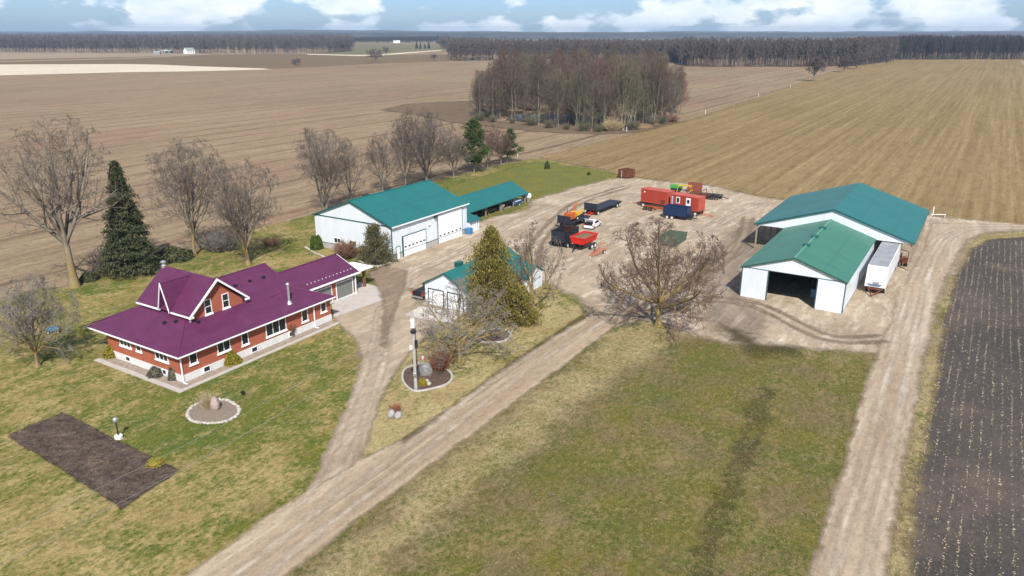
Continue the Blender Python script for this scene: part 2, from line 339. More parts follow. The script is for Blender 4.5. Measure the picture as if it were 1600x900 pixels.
def field_mat(name, c1, c2, c3, period=12.0, lineamt=0.35, linecol=(0.14, 0.1, 0.07), streak=0.12, fe=None, small=(0.05, 1.6), red=None):
    m, nt, b = new_mat(name); v = lv(nt); s = nt.node('ShaderNodeSeparateXYZ'); nt.l.new(v, s.inputs[0])
    big = nt.noise(nt.map(v, scale=(1, 1.6, 1)), 0.0075, 6, 0.6, 0.3)
    st = nt.noise(nt.map(v, scale=(0.004, streak, 1)), 1.0, 5, 0.7); fine = nt.noise(nt.map(v, scale=(small[0], small[1], 1)), 1.0, 4, 0.7); gr = nt.noise(v, 1.1, 4, 0.75)
    c = nt.mix(nt.step(big, 0.35, 0.65), c1, c2); c = nt.mix(nt.math('MULTIPLY', nt.step(st, 0.42, 0.68), 0.6), c, c3)
    c = nt.mix(nt.math('MULTIPLY', nt.step(fine, 0.5, 0.75), 0.35), c, tuple(min(1, x * 1.3) for x in c3))
    c = nt.mix(nt.math('MULTIPLY', nt.step(fine, 0.48, 0.28), 0.35), c, linecol)
    if red: c = nt.mix(nt.math('MULTIPLY', nt.step(nt.noise(nt.map(v, scale=(0.012, 0.03, 1), loc=(5, 5, 0)), 1, 4), 0.5, 0.7), 0.6), c, red)
    f = nt.math('ABSOLUTE', nt.math('SUBTRACT', nt.math('FRACT', nt.math('DIVIDE', nt.math('ADD', s.outputs[1], nt.math('MULTIPLY', nt.noise(v, 0.03, 2), 2.4)), period)), 0.5))
    ln = nt.math('MULTIPLY', nt.step(f, 0.40, 0.47), nt.step(nt.noise(nt.map(v, scale=(0.02, 0.2, 1)), 1, 4, 0.7), 0.35, 0.62))
    c = nt.mix(nt.math('MULTIPLY', ln, lineamt), c, linecol)
    gr = nt.math('ADD', nt.math('MULTIPLY', gr, .5), nt.math('MULTIPLY', nt.noise(nt.map(v, scale=(.25, 1.1, 1)), .5, 6, .78), .5)); c = nt.mix(1.0, c, nt.ramp(gr, (0.34, 0.55), (0.5, 1.0), (0.66, 1.32)), 'MULTIPLY')
    pbr(nt, b, c, 0.95, 0, nt.math('ADD', fine, gr), 0.08, 0.6, 0.1)
    if fe: feather(m, nt, b, *fe)
    return m
m_ground = field_mat('bare_stubble_earth', (0.188, 0.136, 0.084), (0.238, 0.176, 0.108), (0.30, 0.228, 0.15), 12.5, 0.85, (0.085, 0.058, 0.036), red=(0.235, 0.145, 0.10))
m_right = field_mat('seeded_field_earth', (0.162, 0.114, 0.050), (0.205, 0.142, 0.066), (0.315, 0.228, 0.12), 18.0, 0.25, (0.12, 0.10, 0.042), 0.42, fe=(2.0, 0.8, 0.25), small=(0.012, 0.8))
m_far = field_mat('cloud_shaded_earth', (0.13, 0.092, 0.05), (0.155, 0.11, 0.062), (0.18, 0.135, 0.08), 30, 0.4, (0.08, 0.06, 0.035), 0.05)  # field earth with a cloud's shadow put into its dark colour
m_pale = field_mat('pale_straw_field', (0.50, 0.43, 0.33), (0.54, 0.47, 0.36), (0.60, 0.53, 0.42), 30, 0.2, (0.45, 0.38, 0.28), 0.05)
m_gfar = field_mat('far_grass_field', (0.12, 0.115, 0.055), (0.15, 0.13, 0.07), (0.19, 0.16, 0.09), 30, 0.3, (0.09, 0.08, 0.04), 0.03)
m_tan = field_mat('tan_far_earth', (0.25, 0.19, 0.125), (0.28, 0.21, 0.14), (0.32, 0.25, 0.18), 30, 0.3, (0.18, 0.13, 0.09), 0.03)

flat('ground', [(-9000, -600), (9000, -600), (9000, 12000), (-9000, 12000)], 0.0, m_ground)
FZ = 0.03
flat('cloud_shaded_field', px([(-500, 93), (0, 93), (200, 89), (330, 84.5), (480, 84), (590, 86), (700, 85), (760, 94), (600, 99), (460, 106), (415, 108), (300, 103), (200, 100), (-500, 100)]), FZ, m_far)  # far strip coloured darker in place of a cloud shadow
flat('pale_stubble_field', px([(-500, 100), (0, 101), (190, 100), (250, 101), (300, 103.3), (410, 107), (425, 108.5), (300, 111.5), (190, 113), (0, 118), (-500, 125)]), FZ + 0.03, m_pale)
flat('tan_field', px([(-500, 74), (190, 74), (275, 77), (335, 77), (480, 81.5), (480, 84), (330, 84.5), (200, 89), (0, 93), (-500, 93)]), FZ, m_tan)
flat('far_meadow', px([(545, 69), (700, 69), (705, 80), (590, 85), (480, 84), (545, 78)]), FZ, m_gfar)
flat('country_road', px([(-500, 97.5), (0, 95.5), (190, 91), (330, 84), (400, 83.4), (400, 84.8), (330, 85.2), (190, 92.4), (0, 97.2), (-500, 99.5)]), FZ + 0.06, m_tan)
flat('country_road', px([(480, 84.2), (560, 86), (600, 84.5), (640, 81.5), (690, 78.2), (690, 79.4), (640, 83.2), (600, 86.4), (560, 87.6), (480, 85.4)]), FZ + 0.06, m_pale)
sheet('seeded_field', px([(838, 247), (1000, 207), (1100, 181), (1185, 152), (1310, 109), (1340, 100), (1405, 94), (1590, 94), (2100, 92), (2300, 420), (1700, 385), (1600, 360), (1455, 338), (1200, 309), (1120, 293), (960, 272), (930, 262)]), 0.045, m_right, 4.0, 5.0)
flat('fallow_field', px([(1594, 95), (2100, 94), (2400, 160), (1640, 160)]), 0.07, m_tan)

m_lawn = grass_mat('patchy_spring_lawn', (0.082, 0.108, 0.022), (0.31, 0.24, 0.105), (0.19, 0.135, 0.065), 0.02, 0.02, 1.0)
m_mead = grass_mat('rough_wet_meadow', (0.095, 0.102, 0.026), (0.215, 0.165, 0.075), (0.15, 0.11, 0.062), 0.05, -0.05, 1.6, 0.5, soft=0.8)
m_back = grass_mat('mown_back_lawn', (0.110, 0.125, 0.034), (0.19, 0.165, 0.07), (0.15, 0.12, 0.06), 0.10, 0.12, 1.2, 0.1)
m_verge = grass_mat('dry_verge_grass', (0.125, 0.13, 0.045), (0.30, 0.24, 0.125), (0.17, 0.125, 0.07), -0.04, 0.06, 2.6, 0.4, soft=1.6, fs=0.35)
m_verge2 = grass_mat('lane_verge_grass', (0.125, 0.13, 0.045), (0.30, 0.24, 0.125), (0.17, 0.125, 0.07), -0.04, 0.06, 0.9, 0.4, soft=0.5)
sheet('lawn', px([(-260, 520), (0, 470), (60, 452), (110, 448), (180, 425), (280, 400), (330, 385), (400, 358), (480, 338), (560, 318), (640, 296), (700, 278), (760, 262), (838, 247), (935, 265), (975, 275), (975, 330), (900, 460), (980, 480), (980, 540), (560, 960), (-700, 1100)]), 0.06, m_lawn, 0.9, 1.6)
sheet('back_lawn', px([(700, 292), (760, 274), (838, 252), (900, 262), (960, 272), (925, 290), (850, 312), (800, 330), (740, 350), (690, 330)]), 0.075, m_back, 0.9, 1.6)
sheet('meadow', px([(380, 980), (640, 752), (840, 602), (965, 507), (1010, 497), (1060, 512), (1130, 530), (1190, 540), (1290, 543), (1378, 533), (1392, 560), (1345, 700), (1305, 820), (1270, 980)]), 0.075, m_mead, 0.7, 1.4)
# strip of dry grass along the farm road and both sides of the lane
sheet('dry_grass_verge', px([(400, 960), (640, 754), (840, 604), (965, 508), (1020, 500), (1110, 520), (1060, 545), (960, 600), (860, 690), (760, 770), (660, 850), (560, 960)]), 0.085, m_verge, 0.7, 5.0)
sheet('dry_grass_verge', px([(1240, 1000), (1300, 800), (1345, 650), (1372, 550), (1385, 552), (1362, 650), (1325, 800), (1278, 1000)]), 0.085, m_verge2, 0.6, 1.8)
m_black = new_mat('dark_wet_soil'); m, nt, b = m_black; v = lv(nt); s = nt.node('ShaderNodeSeparateXYZ'); nt.l.new(v, s.inputs[0])
n1 = nt.noise(v, 0.05, 6, 0.65); n3 = nt.noise(v, 3.2, 5, 0.75); sn = nt.noise(nt.map(v, scale=(0.5, 5, 1)), 1.0, 4, 0.8)
c = nt.mix(nt.step(n1, 0.35, 0.65), (0.048, 0.043, 0.039), (0.078, 0.066, 0.057)); c = nt.mix(nt.math('MULTIPLY', nt.step(n3, 0.5, 0.72), 0.5), c, (0.13, 0.11, 0.092)); c = nt.mix(nt.math('MULTIPLY', nt.step(n3, 0.45, 0.3), 0.5), c, (0.02, 0.02, 0.02))
c = nt.mix(nt.math('MULTIPLY', nt.step(nt.noise(nt.map(v, loc=(2, 61, 0)), 0.09, 5, 0.7), 0.52, 0.68), 0.45), c, (0.17, 0.125, 0.095))
pbr(nt, b, c, 0.9, 0, nt.math('ADD', n3, sn), 0.12, 0.7, 0.2); feather(m, nt, b, 0.9, 0.3, 0.7); m_black = m
black_poly = px([(1340, 1100), (1392, 900), (1418, 760), (1447, 600), (1470, 480), (1490, 420), (1512, 384), (1545, 371), (1600, 368), (1760, 372), (2300, 440), (2600, 1100)])
sheet('black_field', black_poly, 0.075, m_black, 1.0, 1.4)
sheet('dry_grass_verge', px([(1330, 1080), (1378, 900), (1402, 760), (1434, 600), (1460, 480), (1480, 420), (1503, 380), (1530, 368), (1600, 361), (1700, 362), (1700, 371), (1600, 371), (1548, 375), (1518, 388), (1497, 424), (1478, 484), (1460, 600), (1436, 760), (1414, 900), (1370, 1080)]), 0.082, m_verge2, 0.6, 1.8)
# gravel
m_yard = gravel_mat('compacted_yard_gravel', (0.37, 0.295, 0.212), (0.265, 0.205, 0.142), (0.55, 0.48, 0.385), (1, 0.8), 1.4, soft=0.8)
m_road = gravel_mat('farm_road_gravel', (0.345, 0.265, 0.182), (0.26, 0.195, 0.13), (0.44, 0.36, 0.265), (0.12, 1.6), 0.45, (0.27, 0.18, 0.12), soft=0.25)
m_lane = gravel_mat('pale_lane_gravel', (0.385, 0.31, 0.225), (0.28, 0.21, 0.145), (0.49, 0.42, 0.33), (0.25, 1.4), 0.6, soft=0.3)
m_drive = gravel_mat('driveway_gravel', (0.36, 0.285, 0.205), (0.265, 0.205, 0.145), (0.45, 0.375, 0.29), (0.9, 1.0), 0.45)
island = px([(556, 722), (574, 690), (592, 630), (622, 578), (640, 552), (652, 540), (700, 500), (740, 490), (800, 462), (845, 446), (885, 468), (910, 478), (912, 492), (878, 516), (780, 580), (700, 641), (620, 692)])
yard = px([(556, 560), (600, 520), (640, 480), (655, 455), (610, 440), (590, 428), (600, 414), (613, 406), (722, 362), (740, 352), (760, 344), (770, 340), (822, 330), (835, 312), (900, 294), (940, 284), (965, 279), (1010, 281), (1125, 294), (1200, 311), (1350, 325), (1455, 338), (1600, 352), (1800, 362), (1800, 374), (1600, 361), (1545, 364), (1512, 376), (1495, 405), (1465, 470), (1440, 560), (1380, 556), (1290, 546), (1190, 543), (1130, 534), (1060, 518), (1010, 500), (965, 508), (912, 520), (880, 520), (905, 470), (850, 438), (740, 492), (690, 520), (645, 556)])
sheet('gravel_yard', yard, 0.095, m_yard, 0.8, 2.4, holes=[island])
sheet('farm_road', px([(180, 985), (295, 900), (420, 808), (556, 724), (620, 692), (700, 641), (780, 580), (878, 517), (930, 478), (1010, 480), (1000, 497), (965, 506), (840, 602), (640, 752), (440, 905), (340, 985)]), 0.105, m_road, 0.5, 0.9)
sheet('driveway', px([(420, 812), (480, 772), (520, 690), (552, 615), (566, 565), (556, 535), (535, 510), (520, 495), (560, 460), (610, 450), (655, 460), (690, 490), (650, 540), (640, 552), (620, 580), (592, 630), (574, 690), (558, 722), (510, 772)]), 0.102, m_drive, 0.5, 0.9)
sheet('gravel_lane', px([(1180, 1200), (1266, 900), (1300, 790), (1342, 640), (1374, 545), (1395, 500), (1402, 460), (1440, 400), (1455, 350), (1600, 352), (1800, 360), (1800, 372), (1600, 359), (1545, 362), (1510, 376), (1488, 410), (1462, 475), (1436, 600), (1404, 760), (1384, 900), (1330, 1150)]), 0.105, m_lane, 0.6, 1.0)
# turf island with its edge a step of turf
m_isl = grass_mat('dry_island_grass', (0.115, 0.13, 0.04), (0.33, 0.265, 0.13), (0.19, 0.135, 0.07), -0.05, 0.08, 0.6, 0.3)
sheet('turf_island', island, 0.098, m_isl, 0.5, 0.7)
m, nt, b = new_mat('dug_garden_soil'); v = nt.obj(); n1 = nt.noise(v, 0.5, 6, 0.7); n3 = nt.noise(v, 4.5, 5, 0.8)
c = nt.mix(nt.step(n1, 0.4, 0.65), (0.062, 0.045, 0.038), (0.11, 0.08, 0.062)); c = nt.mix(nt.math('MULTIPLY', nt.step(n3, 0.55, 0.72), 0.7), c, (0.30, 0.24, 0.19)); c = nt.mix(1.0, c, nt.ramp(nt.noise(v, 1.6, 6, .8), (0.34, 0.45), (0.5, 1.0), (0.66, 1.5)), 'MULTIPLY')
pbr(nt, b, c, 0.95, 0, n3, 0.15, 0.8, 0.1); feather(m, nt, b, 0.3, 0.12, 1.2); m_soil = m
sheet('vegetable_plot', px([(10, 681), (98, 646), (280, 737), (190, 796)]), 0.10, m_soil, 0.5, 0.5)
# concrete apron before the house garage; pale crushed stone before the small garage; meltwater stain
flat('garage_apron', px([(523, 497), (518, 478), (562, 442), (604, 452), (605, 468)]), 0.125, MT['pathc'])
m_white = gravel_mat('crushed_white_stone', (0.52, 0.48, 0.43), (0.42, 0.38, 0.33), (0.62, 0.59, 0.55), None, 0.4)
sheet('stone_apron', px([(632, 494), (655, 480), (728, 486), (708, 506), (660, 500)]), 0.108, m_white, 0.4, 0.5)
m_wet = gravel_mat('wet_stained_gravel', (0.27, 0.21, 0.155), (0.20, 0.16, 0.125), (0.38, 0.32, 0.26), (0.3, 1.3), 1.6, (0.15, 0.135, 0.13), soft=1.6)
sheet('wet_gravel', px([(1095, 410), (1175, 345), (1190, 360), (1158, 420), (1150, 470), (1190, 500), (1170, 535), (1120, 500)]), 0.110, m_wet, 0.6, 3.0)
m_mud = grass_mat('ditch_mud_grass', (0.06, 0.065, 0.02), (0.13, 0.10, 0.05), (0.085, 0.06, 0.035), 0.1, -0.1, 2.2, 0.2, soft=1.5, fs=0.5)
m_ditchshade = grass_mat('shaded_ditch_grass', (0.07, 0.075, 0.022), (0.14, 0.11, 0.055), (0.09, 0.065, 0.04), 0.1, -0.1, 0.35, 0.2, soft=0.3)  # ditch grass, its dark green painting the verge's shadow line
m_swale = grass_mat('damp_swale_grass', (0.075, 0.085, 0.026), (0.16, 0.13, 0.06), (0.075, 0.06, 0.036), 0.06, -0.06, 1.3, 0.5, soft=0.6, fs=2.4)
sheet('swale', px([(1176, 640), (1200, 610), (1208, 618), (1186, 690), (1152, 760), (1120, 850), (1108, 930), (1088, 930), (1102, 850), (1132, 755), (1160, 690)]), 0.088, m_swale, 0.5, 1.2)
sheet('ditch', px([(628, 690), (706, 639), (786, 579), (880, 515), (912, 493), (916, 496), (882, 519), (788, 582.5), (708, 643), (630, 693.5)]), 0.112, m_ditchshade, 0.4, 0.7)  # thin strip beside the island, verge shadow held in its colour
sheet('ditch', px([(1130, 512), (1160, 524), (1185, 540), (1240, 545), (1235, 551), (1180, 550), (1150, 530)]), 0.112, m_mud, 0.4, 3.0)
m_dk = field_mat('damp_dark_earth', (0.12, 0.085, 0.055), (0.14, 0.1, 0.065), (0.16, 0.12, 0.08), 30, 0.1, fe=(3.5, 2.0, 0.12))
sheet('damp_ground', px([(600, 172), (640, 162), (730, 158), (760, 165), (760, 188), (850, 196), (940, 203), (1000, 200), (1060, 190), (1085, 188), (1010, 207), (930, 210), (830, 205), (700, 190), (640, 178)]), 0.04, m_dk, 2.0, 6.0)
m, nt, b = new_mat('pond_water'); pbr(nt, b, (0.02, 0.03, 0.045), 0.12, 0, nt.noise(nt.obj(), 1.5, 3), 0.02, 0.3, 0.6); m_water = m
flat('pond', px([(790, 188), (800, 181), (860, 178), (935, 182), (965, 190), (930, 196), (860, 194)]), 0.12, m_water)

# worn wheel tracks
m_tr = gravel_mat('worn_pale_wheel_track', (0.46, 0.38, 0.285), (0.36, 0.28, 0.20), (0.58, 0.51, 0.42), (0.3, 1.4), 0.35, soft=0.35)
m_td = gravel_mat('damp_wheel_rut', (0.235, 0.175, 0.12), (0.17, 0.125, 0.085), (0.33, 0.26, 0.19), None, 0.5, (0.12, 0.095, 0.07), soft=0.4)
def curve_pts(pts, per=10, loop=False):
    P2 = [np.array(at(x, y)) for x, y in pts]; out = []; n = len(P2)
    for i in range(n - 1):
        a, b, c, d = P2[max(i - 1, 0)], P2[i], P2[i + 1], P2[min(i + 2, n - 1)]
        for k in range(per): t = k / per; out.append(.5 * ((2 * b) + (c - a) * t + (2 * a - 5 * b + 4 * c - d) * t * t + (3 * b - a - 3 * c + d) * t ** 3))
    out.append(P2[-1]); return np.array(out)
def track(pts, off, wd, mat, z):
    C_ = curve_pts(pts); d = np.gradient(C_, axis=0); d /= np.linalg.norm(d, axis=1, keepdims=True); nrm = np.stack([-d[:, 1], d[:, 0]], 1)
    tp = 1 - np.abs(np.linspace(-1, 1, len(C_))) ** 6; wv = (wd / 2 * tp)[:, None] + .02
    sheet('wheel_track', np.concatenate([C_ + nrm * (off + wv), (C_ + nrm * (off - wv))[::-1]]), z, mat, 0.35, 0.6)
road_c = [(310, 968), (388, 903), (512, 806), (628, 720), (764, 612), (896, 522), (962, 484), (965, 440), (930, 405)]
lane_c = [(1300, 1000), (1325, 900), (1352, 790), (1390, 640), (1420, 500), (1440, 430), (1475, 372), (1540, 357), (1700, 363)]
drive_c = [(470, 815), (515, 750), (552, 665), (580, 590), (596, 530), (606, 475), (650, 425), (720, 392), (800, 348), (860, 322)]
for off in (-.85, .85):
    track(road_c, off, .55, m_tr, .118); track(lane_c, off, .6, m_tr, .118); track(drive_c, off, .5, m_tr, .122)
    track([(1020, 490), (1090, 470), (1180, 478), (1290, 528), (1380, 530)], off, .5, m_td, .126); track([(880, 430), (960, 372), (1060, 375), (1160, 330), (1220, 312)], off, .5, m_tr, .126)
    track([(985, 500), (1080, 440), (1150, 390), (1170, 340)], off, .5, m_td, .130); track([(830, 430), (840, 380), (900, 320), (980, 292)], off, .45, m_td, .130)
sheet('damp_gravel', px([(575, 428), (600, 417), (636, 425), (630, 452), (612, 500), (603, 545), (594, 540), (600, 490), (594, 455)]), 0.126, m_td, 0.4, 0.8)
# ================================================================ BUILDINGS (local x along the farm axis, y across, units of K metres)
def pb(mb, pl, u0, u1, z0, z1, d0, d1):
    """box on a wall plane: pl = (axis, value, outward sign); d0..d1 measured outward"""
    ax, val, sg = pl; a, b = val + sg * d0, val + sg * d1
    return mb.box(u0, u1, a, b, z0, z1) if ax == 'y' else mb.box(a, b, u0, u1, z0, z1)
def window(par, pl, u0, u1, z0, z1, mull=1, sill=True, fm=None, rail=False, name='window', w=0.09):
    f = MB(K)
    pb(f, pl, u0 - w, u0, z0 - w, z1 + w, 0.0, 0.08); pb(f, pl, u1, u1 + w, z0 - w, z1 + w, 0.0, 0.08)
    pb(f, pl, u0, u1, z1, z1 + w, 0.0, 0.08); pb(f, pl, u0, u1, z0 - w, z0, 0.0, 0.08)
    for i in range(1, mull):
        c = u0 + (u1 - u0) * i / mull; pb(f, pl, c - 0.04, c + 0.04, z0, z1, 0.0, 0.06)
    if rail: pb(f, pl, u0, u1, (z0 + z1) / 2 - 0.035, (z0 + z1) / 2 + 0.035, 0.0, 0.055)
    fo = f.build(name, fm or MT['trim'], par)
    if sill: pb(MB(K), pl, u0 - 0.2, u1 + 0.2, z0 - 0.28, z0 - w - 0.003, 0, 0.14); s = MB(K); pb(s, pl, u0 - 0.2, u1 + 0.2, z0 - 0.28, z0 - w - 0.003, 0, 0.14); s.build('sill', MT['trim'], fo)
    g = MB(K); pb(g, pl, u0, u1, z0, z1, 0.0, 0.03); g.build('pane', MT['glass'], fo)
    return fo
def garage_door(par, pl, u0, u1, z0, z1, mat, panes=0, pz=0.45, rows=5, frame=None):
    f = MB(K); w = 0.14
    pb(f, pl, u0 - w, u0, z0, z1 + w, 0, 0.07); pb(f, pl, u1, u1 + w, z0, z1 + w, 0, 0.07); pb(f, pl, u0, u1, z1, z1 + w, 0, 0.07)
    d = MB(K); h = (z1 - z0) / rows
    for i in range(rows): pb(d, pl, u0, u1, z0 + i * h + 0.015, z0 + (i + 1) * h - 0.015, 0.0, 0.045)
    pb(d, pl, u0, u1, z0, z1, 0.0, 0.025)
    do = d.build('overhead_door', mat, par); f.build('door_frame', frame or MT['tealtrim'], do)
    if panes:
        zc = z0 + (z1 - z0) * pz
        for i in range(panes):
            g = MB(K); c = u0 + (u1 - u0) * (i + 0.5) / panes; pb(g, pl, c - 0.28, c + 0.28, zc - 0.13, zc + 0.13, 0.0, 0.06)
            g.build('door_pane', MT['glass'], do)
    return do
X1, X0, Y1, Y0 = ('x', 0, 1), ('x', 0, -1), ('y', 0, 1), ('y', 0, -1)
def P(ax, v, s): return (ax, v, s)
def tubeK(mb, a, b, r, n=8): return mb.tube(a, b, r, r, n)

# ---------------------------------------------------------------- brick farmhouse
HO = U(-37.5, 78.3)
house = thing('brick_house', 'red brick farmhouse with purple metal roof and white foundation', 'house', HO, LA)
b_ = MB(K); b_.box(0, 23.4, 0, 14.4, 1.0, 3.62); b_.box(23.4, 33.4, 5.0, 13.0, 0.35, 3.6); b_.build('brick_wall', MT['brick'], house)
f_ = MB(K); f_.box(-0.06, 23.46, -0.06, 14.46, 0, 1.0); f_.box(23.46, 33.45, 4.95, 13.05, 0, 0.35); f_.build('foundation', MT['founda'], house)
# roof planes
PT = 0.445
def zf(t): return 3.65 + PT * (t + 0.7)
def zl(l): return 3.65 + PT * (l + 0.7)
r_ = MB(K)
S_, E_ = (-0.7, -0.7, 3.65), (23.7, -0.7, 3.65); Hp = (19.9, 3.1, zf(3.1)); RA = (20.2, 8.6, zf(8.6)); RB = (8.6 - 0.0, 8.6, zf(8.6))
r_.slab([S_, E_, Hp, (20.2, 6.0, zf(6.0)), RA, RB], 0.14)
r_.slab([(-0.7, 15.2 + 2.0 - 0.0, 3.65), S_, RB], 0.14)
r_.slab([RA, (20.2, 17.9, 3.65), (-0.7, 17.9, 3.65), RB], 0.14)
r_.slab([E_, (23.7, 4.5, 3.65), (19.9, 4.5, zf(3.1)), Hp], 0.14)
r_.slab([(19.6, 4.4, 3.62), (34.1, 4.4, 3.62), (34.1, 9.0, 5.68), (19.6, 9.0, 5.68)], 0.14)
r_.slab([(34.1, 9.0, 5.68), (34.1, 13.6, 3.62), (19.6, 13.6, 3.62), (19.6, 9.0, 5.68)], 0.14)
ro = r_.build('roof', MT['purple'], house)
cp = MB(K)
for a, b in ((S_, RB), (E_, Hp)): cp.tube((a[0], a[1], a[2] + 0.02), (b[0], b[1], b[2] + 0.02), 0.07)
cp.tube((RB[0], 8.6, RB[2] + .02), (20.2, 8.6, RA[2] + .02), 0.08); cp.tube((20.2, 9, 5.7), (34.1, 9, 5.7), 0.08); cp.tube((15.6, 2.8, zf(2.8)), (19.9, 3.1, zf(3.1)), 0.05)
cp.build('ridge_cap', MT['purple'], ro)
# eave fascia + soffit + gutters
g_ = MB(K)
g_.box(-0.78, 23.78, -0.80, -0.68, 3.46, 3.60); g_.box(-0.80, -0.68, -0.66, 17.1, 3.46, 3.60); g_.box(23.66, 23.82, -0.62, 4.3, 3.42, 3.62)
g_.box(24.0, 34.2, 4.26, 4.42, 3.36, 3.60); g_.box(-0.64, 23.6, -0.62, 0.0, 3.44, 3.50); g_.box(-0.62, 0.0, 0.02, 14.4, 3.44, 3.50)
g_.slab([(34.12, 4.4, 3.62), (34.12, 9.0, 5.68), (34.12, 9.0, 5.46), (34.12, 4.4, 3.40)], 0.08, (-1, 0, 0))
g_.build('gutter', MT['trim'], ro)
for x, y in ((-0.12, -0.10), (20.2, -0.12)):
    d_ = MB(K); d_.box(x - .06, x + .06, y - .12, y, 0.15, 3.42); d_.box(x - .06, x + .06, y - .7, y - .125, 0.10, 0.22); d_.build('downspout', MT['trim'], house)
d_ = MB(K); d_.box(33.5, 33.66, 4.78, 4.94, 0.0, 3.4); d_.build('corner_post', MT['trim'], house)
for i in range(13):
    sg = MB(K); sg.box(24.4 + i * 0.74, 24.48 + i * 0.74, 5.30, 5.40, 4.02, 4.14); sg.build('snow_guard', MT['trim'], ro)
# upper storey with front gable
up = MB(K); up.box(4.4, 11.9, 3.5, 13.0, 4.8, 6.25)
up.add([(4.4, 3.5, 6.25), (11.9, 3.5, 6.25), (8.15, 3.5, 9.5), (4.4, 3.52, 6.25), (11.9, 3.52, 6.25), (8.15, 3.52, 9.5)], [(0, 1, 2), (5, 4, 3), (0, 3, 4, 1), (1, 4, 5, 2), (2, 5, 3, 0)])
up.add([(4.4, 13.0, 6.25), (11.9, 13.0, 6.25), (8.15, 13.0, 9.5), (4.4, 12.98, 6.25), (11.9, 12.98, 6.25), (8.15, 12.98, 9.5)], [(0, 2, 1), (3, 4, 5), (0, 1, 4, 3), (1, 2, 5, 4), (2, 0, 3, 5)])
# dormer wall facing the short side
up.add([(4.36, 6.75, 6.3), (4.36, 8.35, 6.3), (4.36, 7.55, 9.3), (4.9, 6.75, 6.3), (4.9, 8.35, 6.3), (4.9, 7.55, 9.3)], [(0, 2, 1), (3, 4, 5), (0, 1, 4, 3), (1, 2, 5, 4), (2, 0, 3, 5)])
up.build('upper_wall', MT['brick'], house)
ur = MB(K); sl_ = (9.85 - 6.25) / 4.3
ur.slab([(3.85, 3.0, 6.25), (8.15, 3.0, 9.85), (8.15, 13.4, 9.85), (3.85, 13.4, 6.25)], 0.12)
ur.slab([(12.45, 3.0, 6.25), (12.45, 13.4, 6.25), (8.15, 13.4, 9.85), (8.15, 3.0, 9.85)], 0.12)
ds = (9.72 - 6.5) / 0.98
ur.slab([(3.72, 6.57, 6.5), (3.72, 7.55, 9.72), (7.95, 7.55, 9.72), (4.2, 6.57, 6.5)], 0.08)
ur.slab([(3.72, 8.53, 6.5), (4.2, 8.53, 6.5), (7.95, 7.55, 9.72), (3.72, 7.55, 9.72)], 0.08)
uro = ur.build('upper_roof', MT['purple'], house)
ut = MB(K)
def rake(mb, a, b, w, th, n):
    mb.slab([a, b, (b[0], b[1], b[2] - w), (a[0], a[1], a[2] - w)], th, n)
rake(ut, (3.8, 2.93, 6.24), (8.15, 2.93, 9.88), 0.30, 0.12, (0, 1, 0)); rake(ut, (8.15, 2.93, 9.88), (12.5, 2.93, 6.24), 0.30, 0.12, (0, 1, 0))
rake(ut, (3.66, 6.5, 6.42), (3.66, 7.55, 9.78), 0.34, 0.1, (1, 0, 0)); rake(ut, (3.66, 7.55, 9.78), (3.66, 8.6, 6.42), 0.34, 0.1, (1, 0, 0))
ut.box(3.76, 3.9, 3.0, 6.5, 6.02, 6.2); ut.box(3.76, 3.9, 8.6, 13.4, 6.02, 6.2); ut.box(3.76, 4.4, 2.85, 3.05, 5.95, 6.18); ut.box(11.9, 12.5, 2.85, 3.05, 5.95, 6.18)
ut.build('barge_board', MT['trim'], uro)
ds_ = MB(K); ds_.box(4.1, 4.25, 3.3, 3.46, 5.3, 6.0); ds_.build('downspout', MT['trim'], house)
F0, L0 = ('y', 0.0, -1), ('x', 0.0, -1)
window(house, F0, 1.15, 2.0, 2.0, 3.1); window(house, F0, 4.95, 6.6, 1.95, 3.1, 2); window(house, F0, 8.45, 9.3, 1.75, 3.1)
window(house, F0, 12.2, 15.3, 1.55, 3.15, 3); window(house, F0, 18.2, 19.1, 1.6, 3.05); window(house, F0, 21.65, 22.5, 1.85, 3.0)
FB, LB = ('y', -0.06, -1), ('x', -0.06, -1)
for a, b, c, d in ((2.7, 3.5, 0.35, 0.92), (9.65, 10.45, 0.3, 0.85), (15.75, 16.45, 0.3, 0.85)): window(house, FB, a, b, c, d, 1, False, name='basement_window')
window(house, L0, 9.55, 11.6, 2.3, 3.25, 3); window(house, L0, 7.5, 8.3, 2.3, 3.2); window(house, L0, 2.4, 4.6, 2.15, 3.2, 3)
for a, b, c, d in ((10.05, 10.85, 0.4, 0.9), (3.0, 3.65, 0.4, 0.9)): window(house, LB, a, b, c, d, 1, False, name='basement_window')
G0 = ('y', 3.5, -1)
window(house, G0, 6.45, 7.25, 5.75, 7.4, 1, True, rail=True); window(house, G0, 9.0, 9.8, 5.75, 7.4, 1, True, rail=True)
window(house, ('x', 4.36, -1), 7.25, 7.85, 6.5, 7.8, 1, True, rail=True)
m_gd = simple('grey_green_garage_door', (0.17, 0.18, 0.165), 0.5, var=0.05)
garage_door(house, ('y', 5.0, -1), 29.7, 33.0, 0.1, 2.7, m_gd, 0, frame=MT['trim']); garage_door(house, ('y', 5.0, -1), 25.4, 28.6, 0.1, 2.7, m_gd, 0, frame=MT['trim'])
